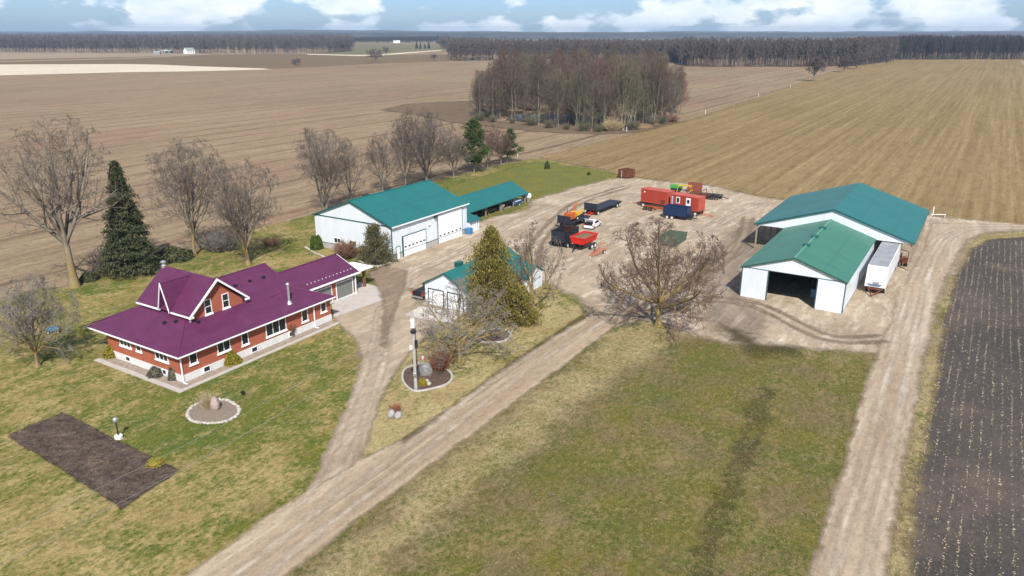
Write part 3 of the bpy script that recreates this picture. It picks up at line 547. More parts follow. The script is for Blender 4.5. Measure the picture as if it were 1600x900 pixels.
# stove pipe, vents, chimney on the roof
q = MB(K); zb = zf(0.9); q.lathe([(0.42, zb - 0.1), (0.3, zb + 0.12), (0.16, zb + 0.35), (0.155, zb + 2.5), (0.24, zb + 2.52), (0.26, zb + 2.62), (0.12, zb + 2.8)], (17.1, 0.9, 0)); q.build('stove_pipe', MT['galv'], ro, smooth=False)
for l, t in ((4.84, 2.9), (13.3, 6.4), (15.6, 6.4), (17.8, 6.3)):
    q = MB(K); q.box(l - .18, l + .18, t - .2, t + .2, zf(t) - 0.1, zf(t) + 0.24); q.build('roof_vent', MT['black'], ro, bevel=0.03)
for l, t in ((2.7, 6.3), (3.3, 4.9)):
    q = MB(K); q.box(l - .18, l + .18, t - .2, t + .2, zl(l) - 0.1, zl(l) + 0.24); q.build('roof_vent', MT['black'], ro, bevel=0.03)
q = MB(K); q.lathe([(0.3, 9.2), (0.3, 9.9), (0.2, 10.0), (0.2, 10.25), (0.34, 10.27), (0.34, 10.4), (0.1, 10.55)], (8.1, 13.2, 0)); q.build('chimney_flue', MT['galv'], ro)
# porch canopy at the garage end
q = MB(K); q.box(34.2, 37.8, 5.2, 9.4, 3.25, 3.42); q.box(34.2, 37.9, 5.05, 5.2, 3.18, 3.44); pc = q.build('porch_canopy', MT['white'], house)
q = MB(K); q.box(36.6, 36.95, 5.9, 6.25, 0, 3.25); q.slab([(36.0, 6.0, 3.2), (37.5, 6.0, 3.2), (36.95, 6.0, 2.5), (36.6, 6.0, 2.5)], 0.15, (0, 1, 0)); q.build('porch_post', MT['brownwood'], pc)
# paved border round the house
q = MB(K)
q.box(-1.9, -1.25, -1.9, 14.8, 0.04, 0.16); q.box(-1.25, 23.2, -1.9, -1.35, 0.04, 0.16); tag(place(q.build('path', MT['pathc']), HO, LA), kind='structure')
q = MB(K); q.box(-1.25, -0.07, -1.35, 14.8, 0.04, 0.13); q.box(-0.07, 23.2, -1.35, -0.07, 0.04, 0.13); tag(place(q.build('foundation_bed', simple('gravelly_bed', (.27, .22, .175), .95, var=.35, vs=2.5, dirt=(.13, .09, .07))), HO, LA), kind='structure')

# ---------------------------------------------------------------- generic gable sheds
def gable_roof(mb, l0, l1, t0, t1, ze, zr, oh=0.35, th=0.14, ol=0.35):
    tm = (t0 + t1) / 2; hw = abs(t1 - t0) / 2; p = (zr - ze) / hw; a, b = min(t0, t1) - oh, max(t0, t1) + oh; zo = ze - p * oh
    mb.slab([(l0 - ol, a, zo), (l1 + ol, a, zo), (l1 + ol, tm, zr), (l0 - ol, tm, zr)], th)
    mb.slab([(l0 - ol, tm, zr), (l1 + ol, tm, zr), (l1 + ol, b, zo), (l0 - ol, b, zo)], th)
    return a, b, zo, tm
def tri_wall(mb, l, t0, t1, z0, z1, th=0.12):
    tm = (t0 + t1) / 2
    mb.add([(l, t0, z0), (l, t1, z0), (l, tm, z1), (l + th, t0, z0), (l + th, t1, z0), (l + th, tm, z1)], [(0, 1, 2), (5, 4, 3), (0, 3, 4, 1), (1, 4, 5, 2), (2, 5, 3, 0)])
def roof_trim(mb, l, a, b, zo, tm, zr, w=0.24, th=0.06, sg=-1):
    for p, q in (((l, a, zo), (l, tm, zr)), ((l, tm, zr), (l, b, zo))):
        mb.slab([p, q, (q[0], q[1], q[2] - w), (p[0], p[1], p[2] - w)], th, (-sg, 0, 0))

# workshop
WO = at(613.9, 408)
shop = thing('workshop', 'large white metal workshop with teal roof and two overhead doors', 'workshop', WO, LA)
q = MB(K); q.box(0, 22.6, 0, 18.5, 1.15, 6.25); tri_wall(q, 0, 0, 18.5, 6.252, 9.65, 0.15); tri_wall(q, 22.45, 0, 18.5, 6.252, 9.65, 0.15); q.build('wall', MT['siding'], shop)
q = MB(K); q.box(-0.08, 22.68, -0.08, 18.58, 0, 1.15); q.build('foundation', MT['concrete'], shop)
q = MB(K); a, b, zo, tm = gable_roof(q, 0, 22.6, 0, 18.5, 6.32, 9.8, 0.4, 0.14, 0.3); sro = q.build('roof', MT['teal2'], shop)
for l in (-0.30, 22.96): q = MB(K); roof_trim(q, l, a, b, zo - 0.02, tm, 9.78); q.build('rake_trim', MT['tealtrim'], sro)
q = MB(K); q.box(-0.3, 22.9, a - 0.12, a, zo - 0.2, zo); q.build('gutter', MT['trim'], sro)
q = MB(K); q.tube((-.3, tm, 9.82), (22.9, tm, 9.82), 0.13, n=6); q.build('ridge_cap', MT['teal2'], sro)
for l in (4.0, 10.0, 16.5):
    q = MB(K); q.box(l, l + 1.5, tm + .3, tm + .8, 9.5, 9.95); q.build('ridge_vent', MT['black'], sro)
q = MB(K); q.box(-0.14, -0.001, -0.001, 18.5, 6.14, 6.24); q.box(-0.14, 0.02, -0.13, 0.0, 1.2, 6.2); q.box(-0.13, 22.7, -0.13, -0.082, 1.12, 1.2); q.box(-0.13, -0.082, -0.08, 18.5, 1.12, 1.2); q.build('corner_trim', MT['tealtrim'], shop)
FS = ('y', -0.08, -1)
garage_door(shop, FS, 2.95, 9.35, 0.02, 3.75, MT['white'], 6, 0.48, 6); garage_door(shop, FS, 13.1, 20.8, 0.02, 5.7, MT['white'], 6, 0.27, 8)
q = MB(K); pb(q, FS, 2.6, 2.8, 0, 3.9, 0, .02); q.build('door_jamb', MT['tealtrim'], shop)
q = MB(K); pb(q, FS, 0.95, 1.9, 0.05, 2.25, 0, 0.05); do = q.build('door', MT['white'], shop); q = MB(K); pb(q, FS, 0.83, 0.95, 0, 2.38, 0, .06); pb(q, FS, 1.9, 2.02, 0, 2.38, 0, .06); pb(q, FS, .95, 1.9, 2.25, 2.38, 0, .06); q.build('door_frame', MT['tealtrim'], do)
q = MB(K); pb(q, FS, 1.72, 1.82, 1.0, 1.1, 0.05, .12); q.build('door_handle', MT['galv'], do)
LS = ('x', 0.0, -1)
for a0, a1 in ((12.3, 13.8), (8.5, 10.0), (3.9, 5.4)): window(shop, LS, a0, a1, 1.5, 2.3, 2, False, w=0.12)
q = MB(K); q.box(10.2, 10.7, -0.25, -0.0, 4.3, 4.8); q.build('wall_light', MT['trim'], shop)
q = MB(K); q.box(12.0, 12.35, -0.5, -0.0, 5.3, 5.75); q.build('camera_box', MT['tealtrim'], shop)

# open pole shed beyond the workshop
pole_shed = thing('open_shed', 'long low open fronted pole shed with dark teal roof beyond workshop', 'shed', WO, LA)
q = MB(K); a, b, zo, tm = gable_roof(q, 24.2, 53.3, 4.6, 13.4, 2.62, 4.8, 0.45, 0.12, 0.3); rr = q.build('roof', MT['teal'], pole_shed)
q = MB(K); q.box(23.9, 53.6, a - .06, a, zo - .16, zo + .0); roof_trim(q, 53.66, a, b, zo, tm, 4.8, 0.2); q.build('rake_trim', MT['tealtrim'], rr)
for l in (24.6, 30.6, 36.4, 42.2, 47.8, 52.9):
    q = MB(K); q.box(l - .11, l + .11, 4.62, 4.84, 0, 2.6); q.build('post', MT['wood'], pole_shed)
q = MB(K); q.box(24.2, 53.3, 13.2, 13.32, 0, 2.6); q.build('back_wall', MT['wood'], pole_shed)
q = MB(K); q.box(24.2, 53.2, 4.62, 4.78, 2.36, 2.55); q.build('beam', MT['wood'], pole_shed)
# small lean shed
ls = thing('small_shed', 'small white shed with teal roof against the workshop end', 'shed', WO, LA)
q = MB(K); q.box(23.0, 26.3, -0.45, 3.2, 0, 2.45); q.build('wall', MT['siding'], ls)
q = MB(K); q.slab([(22.72, -0.95, 2.42), (26.7, -0.95, 2.42), (26.7, 3.4, 3.3), (22.72, 3.4, 3.3)], 0.12); q.build('roof', MT['teal'], ls)
for c in (24.3, 25.2):
    q = MB(K); pb(q, ('y', -.45, -1), c - .4, c + .4, 0.1, 2.1, 0, .05); d = q.build('door', MT['white'], ls); q = MB(K); pb(q, ('y', -.45, -1), c + .4, c + .46, 0, 2.2, 0, .07); q.build('door_frame', MT['tealtrim'], d)

# small two-door garage by the cedar
GO = at(664.9, 474.2)
gar = thing('garage', 'small white two door garage with teal roof behind cedar', 'garage', GO, LA)
q = MB(K); q.box(0, 16.5, -7.4, 0, 0, 3.25); tri_wall(q, 0, -7.4, 0, 3.252, 5.32, .12); tri_wall(q, 16.38, -7.4, 0, 3.252, 5.32, .12); q.box(11.6, 16.2, -10.6, -7.402, 0, 2.7)
q.add([(11.6, -10.6, 2.7), (16.2, -10.6, 2.7), (13.9, -10.6, 4.0), (11.6, -7.4, 2.7), (16.2, -7.4, 2.7), (13.9, -7.4, 4.0)], [(0, 1, 2), (5, 4, 3), (0, 3, 4, 1), (1, 4, 5, 2), (2, 5, 3, 0)])
q.build('wall', MT['siding'], gar)
q = MB(K); a, b, zo, tm = gable_roof(q, 0, 16.5, -7.4, 0, 3.36, 5.45, 0.35, 0.1, 0.25)
q.slab([(11.2, -10.9, 2.55), (13.9, -10.9, 4.12), (13.9, -5.6, 4.12), (11.2, -7.9, 2.55)], 0.1); q.slab([(13.9, -10.9, 4.12), (16.6, -10.9, 2.55), (16.6, -7.9, 2.55), (13.9, -5.6, 4.12)], 0.1)
gr_ = q.build('roof', MT['teal2'], gar)
q = MB(K); roof_trim(q, -0.27, a, b, zo, tm, 5.45, .2); q.build('rake_trim', MT['tealtrim'], gr_)
q = MB(K); q.box(3.4, 4.6, tm - .05, tm + .8, 5.2, 5.95); q.build('cupola', MT['tealtrim'], gr_)
GL = ('x', 0, -1)
garage_door(gar, GL, -3.3, -0.75, 0.02, 2.45, MT['white'], 0, frame=MT['darksteel'], rows=4); garage_door(gar, GL, -6.8, -4.2, 0.02, 2.45, MT['white'], 0, frame=MT['darksteel'], rows=4)
window(gar, ('x', 11.6, -1), -9.6, -8.4, 0.9, 2.1, 1, False)

# ---------------------------------------------------------------- front storage barn
BO = at(1156, 463)
barn = thing('storage_barn', 'white metal barn with green roof and wide open front doorway', 'barn', BO, LA)
q = MB(K); T_ = 0.14
q.box(0.15, 30.4, -T_, 0, 0, 4.75); q.box(0.15, 30.4, -14.5, -14.5 + T_, 0, 4.75)
q.box(0, 0.15, -3.8, 0, 0, 4.75); q.box(0, 0.15, -14.5, -10.75, 0, 4.75); q.box(30.25, 30.4, -14.3, -.2, 0, 4.75)
tri_wall(q, 0, -14.5, 0, 4.752, 7.15, .15); tri_wall(q, 30.25, -14.5, 0, 4.752, 7.15, .15)
q.build('wall', MT['siding'], barn)
q = MB(K); a, b, zo, tm = gable_roof(q, 0, 30.4, -14.5, 0, 4.9, 7.3, 0.3, 0.12, 0.22); br = q.build('roof', MT['green'], barn)
q = MB(K); roof_trim(q, -0.24, a, b, zo, tm, 7.3, .2); q.build('rake_trim', simple('green_trim', (0.03, 0.10, 0.065), .4), br)
q = MB(K); q.tube((-.22, tm, 7.31), (30.6, tm, 7.31), 0.11, n=6); q.build('ridge_cap', simple('pale_green_ridge', (0.11, 0.28, 0.2), .4), br)
for l in (7.5, 13.5, 20.0):
    q = MB(K); q.box(l, l + .9, tm - .5, tm + .5, 7.1, 7.5); q.build('ridge_vent', MT['tealtrim'], br, bevel=.04)
q = MB(K)
for t in (0.03, -14.53): q.box(-0.05, 0.05, t - .06, t + .06, 0, 4.75)
q.box(-0.06, -0.001, -14.5, 0, 4.7, 4.78); q.box(-0.07, 0.18, -3.9, -3.78, 0, 4.7); q.box(-0.07, -.001, -10.77, -10.68, 0, 4.7); q.box(-0.05, -.001, -3.7, 0, 0, .1); q.box(-0.05, -.001, -14.5, -10.8, 0, .1); q.box(0.2, 30.4, -14.56, -14.501, 0, .12)
q.build('corner_trim', simple('slate_trim', (0.06, 0.09, 0.10), .5), barn)
# sliding door leaf folded against each side of the doorway
q = MB(K); q.box(-0.12, -0.05, -3.72, -0.08, 0.12, 4.6); q.build('sliding_door', MT['siding'], barn); q = MB(K); q.box(-0.12, -0.05, -14.42, -10.85, 0.12, 4.6); q.build('sliding_door', MT['siding'], barn)
for l in (6, 12, 18, 24):
    q = MB(K); q.slab([(l, -14.3, 4.7), (l, -.2, 4.7), (l, -.2, 4.5), (l, -14.3, 4.5)], .1, (1, 0, 0)); q.build('roof_truss', MT['wood'], barn)
# big open machinery shed behind
big = thing('machinery_shed', 'wide open sided machinery shed with teal roof and white gable', 'shed', BO, LA)
q = MB(K); a, b, zo, tm = gable_roof(q, 27.7, 56.3, -20.5, 5.5, 4.95, 9.15, 0.15, 0.14, 0.2); bro = q.build('roof', MT['teal2'], big)
for l in (27.46, 56.56): q = MB(K); roof_trim(q, l, a, b, zo, tm, 9.14, .26); q.build('rake_trim', MT['tealtrim'], bro)
for u in (b + .001, a - .06): q = MB(K); q.box(27.5, 56.5, u, u + .06, zo - .15, zo + .02); q.build('eave_trim', MT['tealtrim'], bro)
q = MB(K); tri_wall(q, 27.7, -20.5, 5.5, 4.66, 8.95, .12); tri_wall(q, 56.2, -20.5, 5.5, 4.66, 8.95, .12); q.build('gable_wall', MT['siding'], big)
for i in range(6):
    l = 27.9 + i * 5.6
    for t in (5.2, -20.2):
        q = MB(K); q.box(l - .13, l + .13, t - .13, t + .13, 0, 4.85); q.build('post', MT['wood'], big)
for t in (-1.5, -13.5):
    for l in (39, 50): q = MB(K); q.box(l - .13, l + .13, t - .13, t + .13, 0, 5.5); q.build('post', MT['wood'], big)
for t in (5.2, -20.2):
    q = MB(K); q.box(27.8, 56.2, t - .07, t + .07, 4.5, 4.76); q.build('beam', MT['wood'], big)
q = MB(K)
for i in range(6):
    l = 27.9 + i * 5.6 + .2; q.slab([(l, -20.2, 4.9), (l, tm, 8.8), (l, 5.2, 4.9), (l, 5.2, 4.6), (l, -20.2, 4.6)], .1, (1, 0, 0)) if i not in (0, 5) else None
q.build('roof_truss', MT['wood'], big)
# ================================================================ OBJECTS (metres)
def wheel(par, x, y, r=0.45, w=0.28, rim=None, side=1):
    prof = [(r * 0.62, -w / 2), (r * 0.94, -w / 2), (r, -w * 0.3), (r, w * 0.3), (r * 0.94, w / 2), (r * 0.62, w / 2)]
    t = MB(); t.lathe(prof, (x, y, r), 20, 'y'); o = t.build('wheel', MT['rubber'], par)
    h = MB(); h.lathe([(r * 0.6, -w / 2 - 0.012), (r * 0.6, -w / 2 + .02), (r * .6, w / 2 - .02), (r * .6, w / 2 + 0.012)], (x, y, r), 16, 'y'); h.lathe([(r * .2, -w / 2 - .05), (r * .2, w / 2 + .05)], (x, y, r), 10, 'y')
    h.build('rim', rim or MT['rimwhite'], o); return o
def loc_mid(a, b, off):   # middle of a measured near edge (K units), pushed away from the viewer
    return None
# ---- flat deck wagons
def deck_wagon(name, label, loc, ang, L, W, zdeck=1.15, group=None, head=True, deckm=None, framem=None, tandem=True, redfront=True):
    t = thing(name, label, 'wagon', loc, R(ang), group)
    d = MB(); d.box(-L / 2, L / 2, -W / 2, W / 2, zdeck - 0.14, zdeck); d.build('deck', deckm or MT['darksteel'], t, bevel=0.02)
    f = MB()
    for y in (-W * 0.22, W * 0.22): f.box(-L / 2 + .2, L / 2 - .2, y - .08, y + .08, zdeck - .44, zdeck - .145)
    n = int(L / 1.2)
    for i in range(n + 1):
        x = -L / 2 + .3 + i * (L - .6) / n; f.box(x - .04, x + .04, -W / 2 + .05, W / 2 - .05, zdeck - .26, zdeck - .148)
    f.build('frame', framem or MT['rust'], t)
    if head:
        h = MB(); h.box(-L / 2 - .12, -L / 2 - .001, -W / 2, W / 2, zdeck - .05, zdeck + 1.25)
        for y in (-W / 2 + .1, 0, W / 2 - .1): h.box(-L / 2 - .2, -L / 2 - .121, y - .05, y + .05, zdeck - .3, zdeck + 1.25)
        h.build('headboard', MT['darksteel'], t)
    xs = ([L / 2 - .7, L / 2 - 1.75] if tandem else [L / 2 - 1.2])
    for x in xs:
        for y in (-W / 2 + .22, W / 2 - .22): wheel(t, x, y, .48, .3)
    for y in (-W / 2 + .3, W / 2 - .3): wheel(t, -L / 2 + .9, y, .46, .28)
    g = MB(); g.box(-L / 2 + .2, -L / 2 + 1.6, -.5, .5, .38, .62); g.tube((-L / 2 + .4, -.45, .5), (-L / 2 - 2.0, 0, .4), .06); g.tube((-L / 2 + .4, .45, .5), (-L / 2 - 2.0, 0, .4), .06)
    g.build('drawbar', MT['red'] if redfront else MT['rust'], t)
    return t
deck_wagon('flat_wagon', 'long empty flat deck wagon with dark headboard and red drawbar', U(20.6, 166.9), 55.6, 10.4, 2.7)
fw = deck_wagon('flat_wagon', 'shorter flat wagon with dark headboard carrying orange and yellow machine', U(13.0, 153.2), 55.5, 7.4, 2.6, 1.2, redfront=False)
# load: orange/yellow wood chipper
t = thing('wood_chipper', 'orange and yellow wood chipper tied down on the flat wagon', 'chipper', (U(13.0, 153.2)[0], U(13.0, 153.2)[1], 1.2), R(55.5))
q = MB(); q.box(-2.6, -1.0, -.7, .7, .35, 1.5); q.build('engine_cover', MT['orange'], t, bevel=.08)
q = MB(); q.lathe([(.62, -.35), (.7, -.3), (.7, .3), (.62, .35)], (-.4, 0, .85), 18, 'y'); q.build('drum', MT['yellow'], t)
q = MB(); q.slab([(-.2, -.55, .55), (-.2, .55, .55), (1.3, .8, .9), (1.3, -.8, .9)], .06); q.slab([(-.2, -.55, .6), (1.3, -.8, .9), (1.3, -.8, 1.7), (-.2, -.55, 1.2)], .06, (0, 1, 0)); q.slab([(-.2, .55, .6), (1.3, .8, .9), (1.3, .8, 1.7), (-.2, .55, 1.2)], .06, (0, -1, 0)); q.build('feed_hopper', MT['yellow'], t)
q = MB(); q.tube((-.4, 0, 1.3), (-.3, 0, 2.2), .17, .15, 10); q.tube((-.3, 0, 2.2), (.9, .2, 2.7), .15, .18, 10); q.build('discharge_chute', MT['orange'], t)
q = MB(); q.box(-2.7, 1.2, -.4, .4, .12, .34); q.build('frame', MT['rust'], t)
for x in (-.6, ): 
    for y in (-.85, .85): wheel(t, x, y, .34, .2)
q = MB(); q.tube((-2.2, .3, 1.5), (-2.2, .3, 2.1), .07); q.build('exhaust_pipe', MT['black'], t)
# log load at the back of that wagon
t = thing('scrap_pile', 'small pile of dark scrap metal at rear of the flat wagon', 'scrap pile', (U(14.9, 156.0)[0], U(14.9, 156.0)[1], 1.2), R(50))
rnd = random.Random(4)
for i in range(7):
    q = MB(); a = rnd.uniform(0, 3.1); x, y, z = rnd.uniform(-.5, .5), rnd.uniform(-.6, .6), .08 + i * .07; q.tube((x - .6 * math.cos(a), y - .6 * math.sin(a), z), (x + .6 * math.cos(a), y + .6 * math.sin(a), z + .1), .07, .07); q.build('bar', MT['darksteel'], t)
# ---- containers on wagons
def container(name, label, loc, ang, door=False, L=6.06):
    t = thing(name, label, 'container', loc, R(ang), 'red shipping containers on wagons')
    W, Hh = 2.44, 2.59
    q = MB(); q.box(-L / 2 + .05, L / 2 - .05, -W / 2 + .04, W / 2 - .04, .12, Hh - .06)
    n = int(L / .28)
    for i in range(n):
        x = -L / 2 + .15 + i * (L - .3) / n
        for s in (-1, 1): q.box(x, x + .13, s * (W / 2 - .042), s * (W / 2 - .005), .16, Hh - .12)
    q.build('side_panels', MT['contred'], t)
    f = MB()
    for x in (-L / 2, L / 2 - .14):
        for y in (-W / 2, W / 2 - .14): f.box(x, x + .14, y, y + .14, 0, Hh)
    for y in (-W / 2, W / 2 - .1):
        f.box(-L / 2 + .14, L / 2 - .14, y, y + .1, 0, .14); f.box(-L / 2 + .14, L / 2 - .14, y, y + .1, Hh - .1, Hh)
    for x in (-L / 2, L / 2 - .1): f.box(x, x + .1, -W / 2 + .14, W / 2 - .14, 0, .14); f.box(x, x + .1, -W / 2 + .14, W / 2 - .14, Hh - .1, Hh)
    f.build('corner_frame', MT['contred_roof'], t)
    q = MB(); q.box(-L / 2 + .1, L / 2 - .1, -W / 2 + .1, W / 2 - .1, Hh - .058, Hh - .02); q.build('roof_panel', MT['contred_roof'], t)
    for s in (-1, 1):
        q = MB(); y = s * .58; q.box(L / 2 - .04, L / 2 + .01, y - .55, y + .55, .16, Hh - .14)
        for c in (-.25, .25): q.tube((L / 2 + .04, y + c, .2), (L / 2 + .04, y + c, Hh - .2), .025, n=6)
        q.build('end_door', MT['contred_roof'], t)
    return t
cL = container('shipping_container', 'plain red shipping container on a wagon at left of the pair', (*U(33.1, 169.5), 1.12), -41)
cR = container('shipping_container', 'red shipping container with white framed window and white door', (*U(38.75, 164.0), 1.0), -42)
def on_side(par, x0, x1, z0, z1, mat, name, d=.03, up=None): q = MB(); q.box(x0, x1, -1.22 - d, -1.2, z0, z1); return q.build(name, mat, up or par)
w_ = on_side(cR, -1.75, -.95, 1.0, 2.2, MT['trim'], 'window', .04); on_side(cR, -1.62, -1.08, 1.15, 2.07, MT['glass'], 'pane', .05, w_)
w_ = on_side(cR, .35, 1.3, .15, 2.25, MT['white'], 'door', .05); on_side(cR, .58, 1.07, 1.25, 1.95, MT['glass'], 'pane', .06, w_)
on_side(cR, -2.75, -2.4, .3, 2.2, simple('worn_blue_white_plate', (.35, .38, .5), .6, var=.4, vs=4), 'side_plate', .045)
q = on_side(cL, 1.5, 2.4, .2, .95, MT['rust'], 'lower_vent', .03)
on_side(cL, -2.3, -2.05, 1.9, 2.15, MT['trim'], 'plate', .035)
# light markings on the door-side end and front (unreadable in the photograph)
q = MB(); q.box(2.35, 2.75, -1.262, -1.22, 1.1, 1.16); q.box(2.35, 2.7, -1.262, -1.22, 1.3, 1.36); q.build('faded_marking', MT['contred_roof'], cR)
def low_wagon(label, loc, ang, L, W=2.3, wr=None, ztop=1.1, tong=1, dark=False):
    t = thing('container_wagon', label, 'wagon', loc, R(ang))
    f = MB()
    for y in (-.55, .55): f.box(-L / 2, L / 2, y - .09, y + .09, .78, ztop)
    for i in range(5): x = -L / 2 + i * L / 4; f.box(x - .06, x + .06, -W / 2, W / 2, .92, ztop - .004)
    f.build('frame', MT['rust'], t)
    for x in (-L / 2 + .75, L / 2 - .75):
        for y in (-W / 2 + .1, W / 2 - .1): wheel(t, x, y, .46, .28, wr)
        a = MB(); a.box(x - .07, x + .07, -W / 2 + .2, W / 2 - .2, .4, .54); a.box(x - .07, x + .07, -.5, -.38, .54, .78); a.box(x - .07, x + .07, .38, .5, .54, .78); a.build('axle', MT['rust'], t)
    g = MB(); g.tube((tong * (L / 2 - .3), 0, .5), (tong * (L / 2 + 2.3), 0, .3), .06); g.build('drawbar', MT['red'], t); return t
low_wagon('rusty wagon carrying the plain red container', U(33.1, 169.5), -41, 6.3, tong=-1)
low_wagon('rusty wagon carrying the container with window and door', U(38.75, 164.0), -42, 6.3, ztop=.98)
# implement frame with black tyres in front of the left container
t = thing('implement_trailer', 'low orange implement trailer with four black tyres before red container', 'trailer', U(31.9, 166.6), R(-40))
f = MB(); f.box(-2.2, 2.2, -.62, -.5, .62, .78); f.box(-2.2, 2.2, .5, .62, .62, .78)
for x in (-2.1, -.9, .4, 2.1): f.box(x - .06, x + .06, -.62, .62, .63, .77)
f.build('frame', MT['orange'], t)
for x in (-1.4, -.3):
    for y in (-.85, .85): wheel(t, x, y, .46, .26, MT['rust'])
q = MB(); q.tube((2.1, 0, .68), (3.6, 0, .4), .06); q.build('drawbar', MT['rust'], t)
# ---- open boxes: dump trailers and bins
def box_body(name, par, L, W, z0, h, mat, flare=.0, th=.06, ribs=0, ribm=None, floor=None):
    q = MB(); a, b = W / 2, W / 2 + flare
    q.box(-L / 2, L / 2, -a, a, z0, z0 + .08)
    for s in (-1, 1):
        q.slab([(-L / 2, s * a, z0), (L / 2, s * a, z0), (L / 2, s * b, z0 + h), (-L / 2, s * b, z0 + h)], th, (0, s, 0))
        q.slab([(s * L / 2, -a, z0), (s * L / 2, a, z0), (s * (L / 2 + flare * .5), b, z0 + h), (s * (L / 2 + flare * .5), -b, z0 + h)], th, (s, 0, 0))
    o = q.build(name, mat, par)
    if ribs:
        r = MB()
        for i in range(ribs):
            x = -L / 2 + .1 + i * (L - .2) / (ribs - 1)
            for s in (-1, 1): r.slab([(x - .05, s * (a + .07), z0), (x + .05, s * (a + .07), z0), (x + .05, s * (b + .07), z0 + h), (x - .05, s * (b + .07), z0 + h)], .068, (0, s, 0))
        r.box(-L / 2 - .04, L / 2 + .04, -b - .08, -b + .02, z0 + h, z0 + h + .09); r.box(-L / 2 - .04, L / 2 + .04, b - .02, b + .08, z0 + h, z0 + h + .09)
        r.build('rib_frame', ribm or mat, par)
    return o
# navy dump trailer
t = thing('dump_trailer', 'navy blue high sided dump trailer parked before the red containers', 'trailer', U(35.5, 159.0), R(-34))
box_body('box', t, 4.6, 2.3, .75, 1.55, MT['navy'], 0, .06, 9); q = MB(); q.box(-2.3, 2.3, -.5, -.36, .5, .745); q.box(-2.3, 2.3, .36, .5, .5, .745); q.tube((2.2, -.4, .6), (4.2, 0, .45), .06); q.tube((2.2, .4, .6), (4.2, 0, .45), .06); q.tube((3.7, 0, .45), (3.7, 0, 1.0), .04); q.build('frame', MT['black'], t)
for x in (-1.35, -.4):
    for y in (-1.3, 1.3): wheel(t, x, y, .40, .24)
q = MB(); q.box(2.5, 3.1, -.45, .45, .6, 1.3); q.build('pump_box', MT['darksteel'], t, bevel=.03)
# red dump wagon heaped with soil
t = thing('dump_wagon', 'bright red dump wagon filled level with brown soil', 'wagon', U(13.3, 135.0), R(54), 'dump wagons')
box_body('box', t, 4.1, 2.1, 1.25, 1.05, MT['red'], .22, .06, 0); q = MB(); q.box(-2.2, 2.2, -1.34, 1.34, 2.18, 2.36); 
q = MB()
for s in (-1, 1): q.box(-2.2, 2.2, s * 1.24, s * 1.36, 2.2, 2.34); q.box(s * 2.1, s * 2.22, -1.24, 1.24, 2.2, 2.34)
q.build('rim_rail', MT['red'], t)
q = MB(); rnd = random.Random(8); nx, ny = 12, 8; vs = []; fs = []
for i in range(nx):
    for j in range(ny):
        x = -2.0 + 4.0 * i / (nx - 1); y = -1.2 + 2.4 * j / (ny - 1); e = min(1, min(i, nx - 1 - i) / 3, min(j, ny - 1 - j) / 2.5); vs.append((x, y, 2.12 + .22 * e + rnd.uniform(-.03, .03)))
for i in range(nx - 1):
    for j in range(ny - 1): a = i * ny + j; fs.append((a, a + ny, a + ny + 1, a + 1))
q.add(vs, fs); tag(place(q.build('soil_load', MT['soil']), U(13.3, 135.0), R(54)), 'brown soil load lying in the red dump wagon', 'soil')
q = MB(); q.box(-2.0, 2.0, -.5, -.36, .85, 1.245); q.box(-2.0, 2.0, .36, .5, .85, 1.245); q.tube((-1.9, -.4, .9), (-3.5, 0, .45), .07); q.tube((-1.9, .4, .9), (-3.5, 0, .45), .07); q.tube((-1.4, 0, .9), (-.2, 0, 1.3), .08); q.build('frame', MT['black'], t)
for x in (.35, 1.35):
    for y in (-1.15, 1.15): wheel(t, x, y, .50, .38)
# dark dump wagon
t = thing('dump_wagon', 'dark high sided dump wagon with rusty front behind the red wagon', 'wagon', U(10.0, 137.9), R(60), 'dump wagons')
box_body('box', t, 5.0, 2.4, .95, 1.75, MT['darksteel'], .0, .06, 8, MT['black']); q = MB(); q.slab([(2.5, -1.2, 1.0), (2.5, 1.2, 1.0), (1.6, 1.2, 2.72), (1.6, -1.2, 2.72)], .05); q.build('front_plate', MT['rust'], t)
q = MB(); q.box(-2.4, 2.4, -.5, -.36, .6, .945); q.box(-2.4, 2.4, .36, .5, .6, .945); q.tube((2.3, 0, .7), (4.0, 0, .45), .07); q.build('frame', MT['black'], t)
for x in (-1.6, -.65):
    for y in (-1.2, 1.2): wheel(t, x, y, .46, .3)
# green bin
t = thing('scrap_bin', 'dull green open steel bin half hidden by the big tree', 'bin', U(30.6, 138.85), R(59))
box_body('box', t, 5.2, 2.6, .2, 1.35, MT['bingreen'], .12, .06, 6); q = MB(); q.box(-2.6, 2.6, -.7, -.55, 0, .195); q.box(-2.6, 2.6, .55, .7, 0, .195); q.build('skid', MT['black'], t)
q = MB(); q.slab([(-2.5, -1.2, .6), (1.0, -1.2, .9), (1.0, 1.2, .9), (-2.5, 1.2, .6)], .1); q.build('sheet_load', MT['bingreen'], t)
# rusty roll-off bin
t = thing('rolloff_bin', 'rusty brown rolloff bin at back corner of gravel yard', 'bin', U(31.6, 207.6), R(42))
box_body('box', t, 3.3, 2.3, .25, 1.75, MT['rust'], 0, .06, 5); q = MB(); q.box(-1.65, 1.65, -.7, -.5, .02, .245); q.box(-1.65, 1.65, .5, .7, .02, .245); q.build('skid', MT['rust'], t)
q = MB(); q.box(-1.75, -1.68, -.05, .15, .3, 1.9); q.build('door_bar', MT['whitestone'], t)
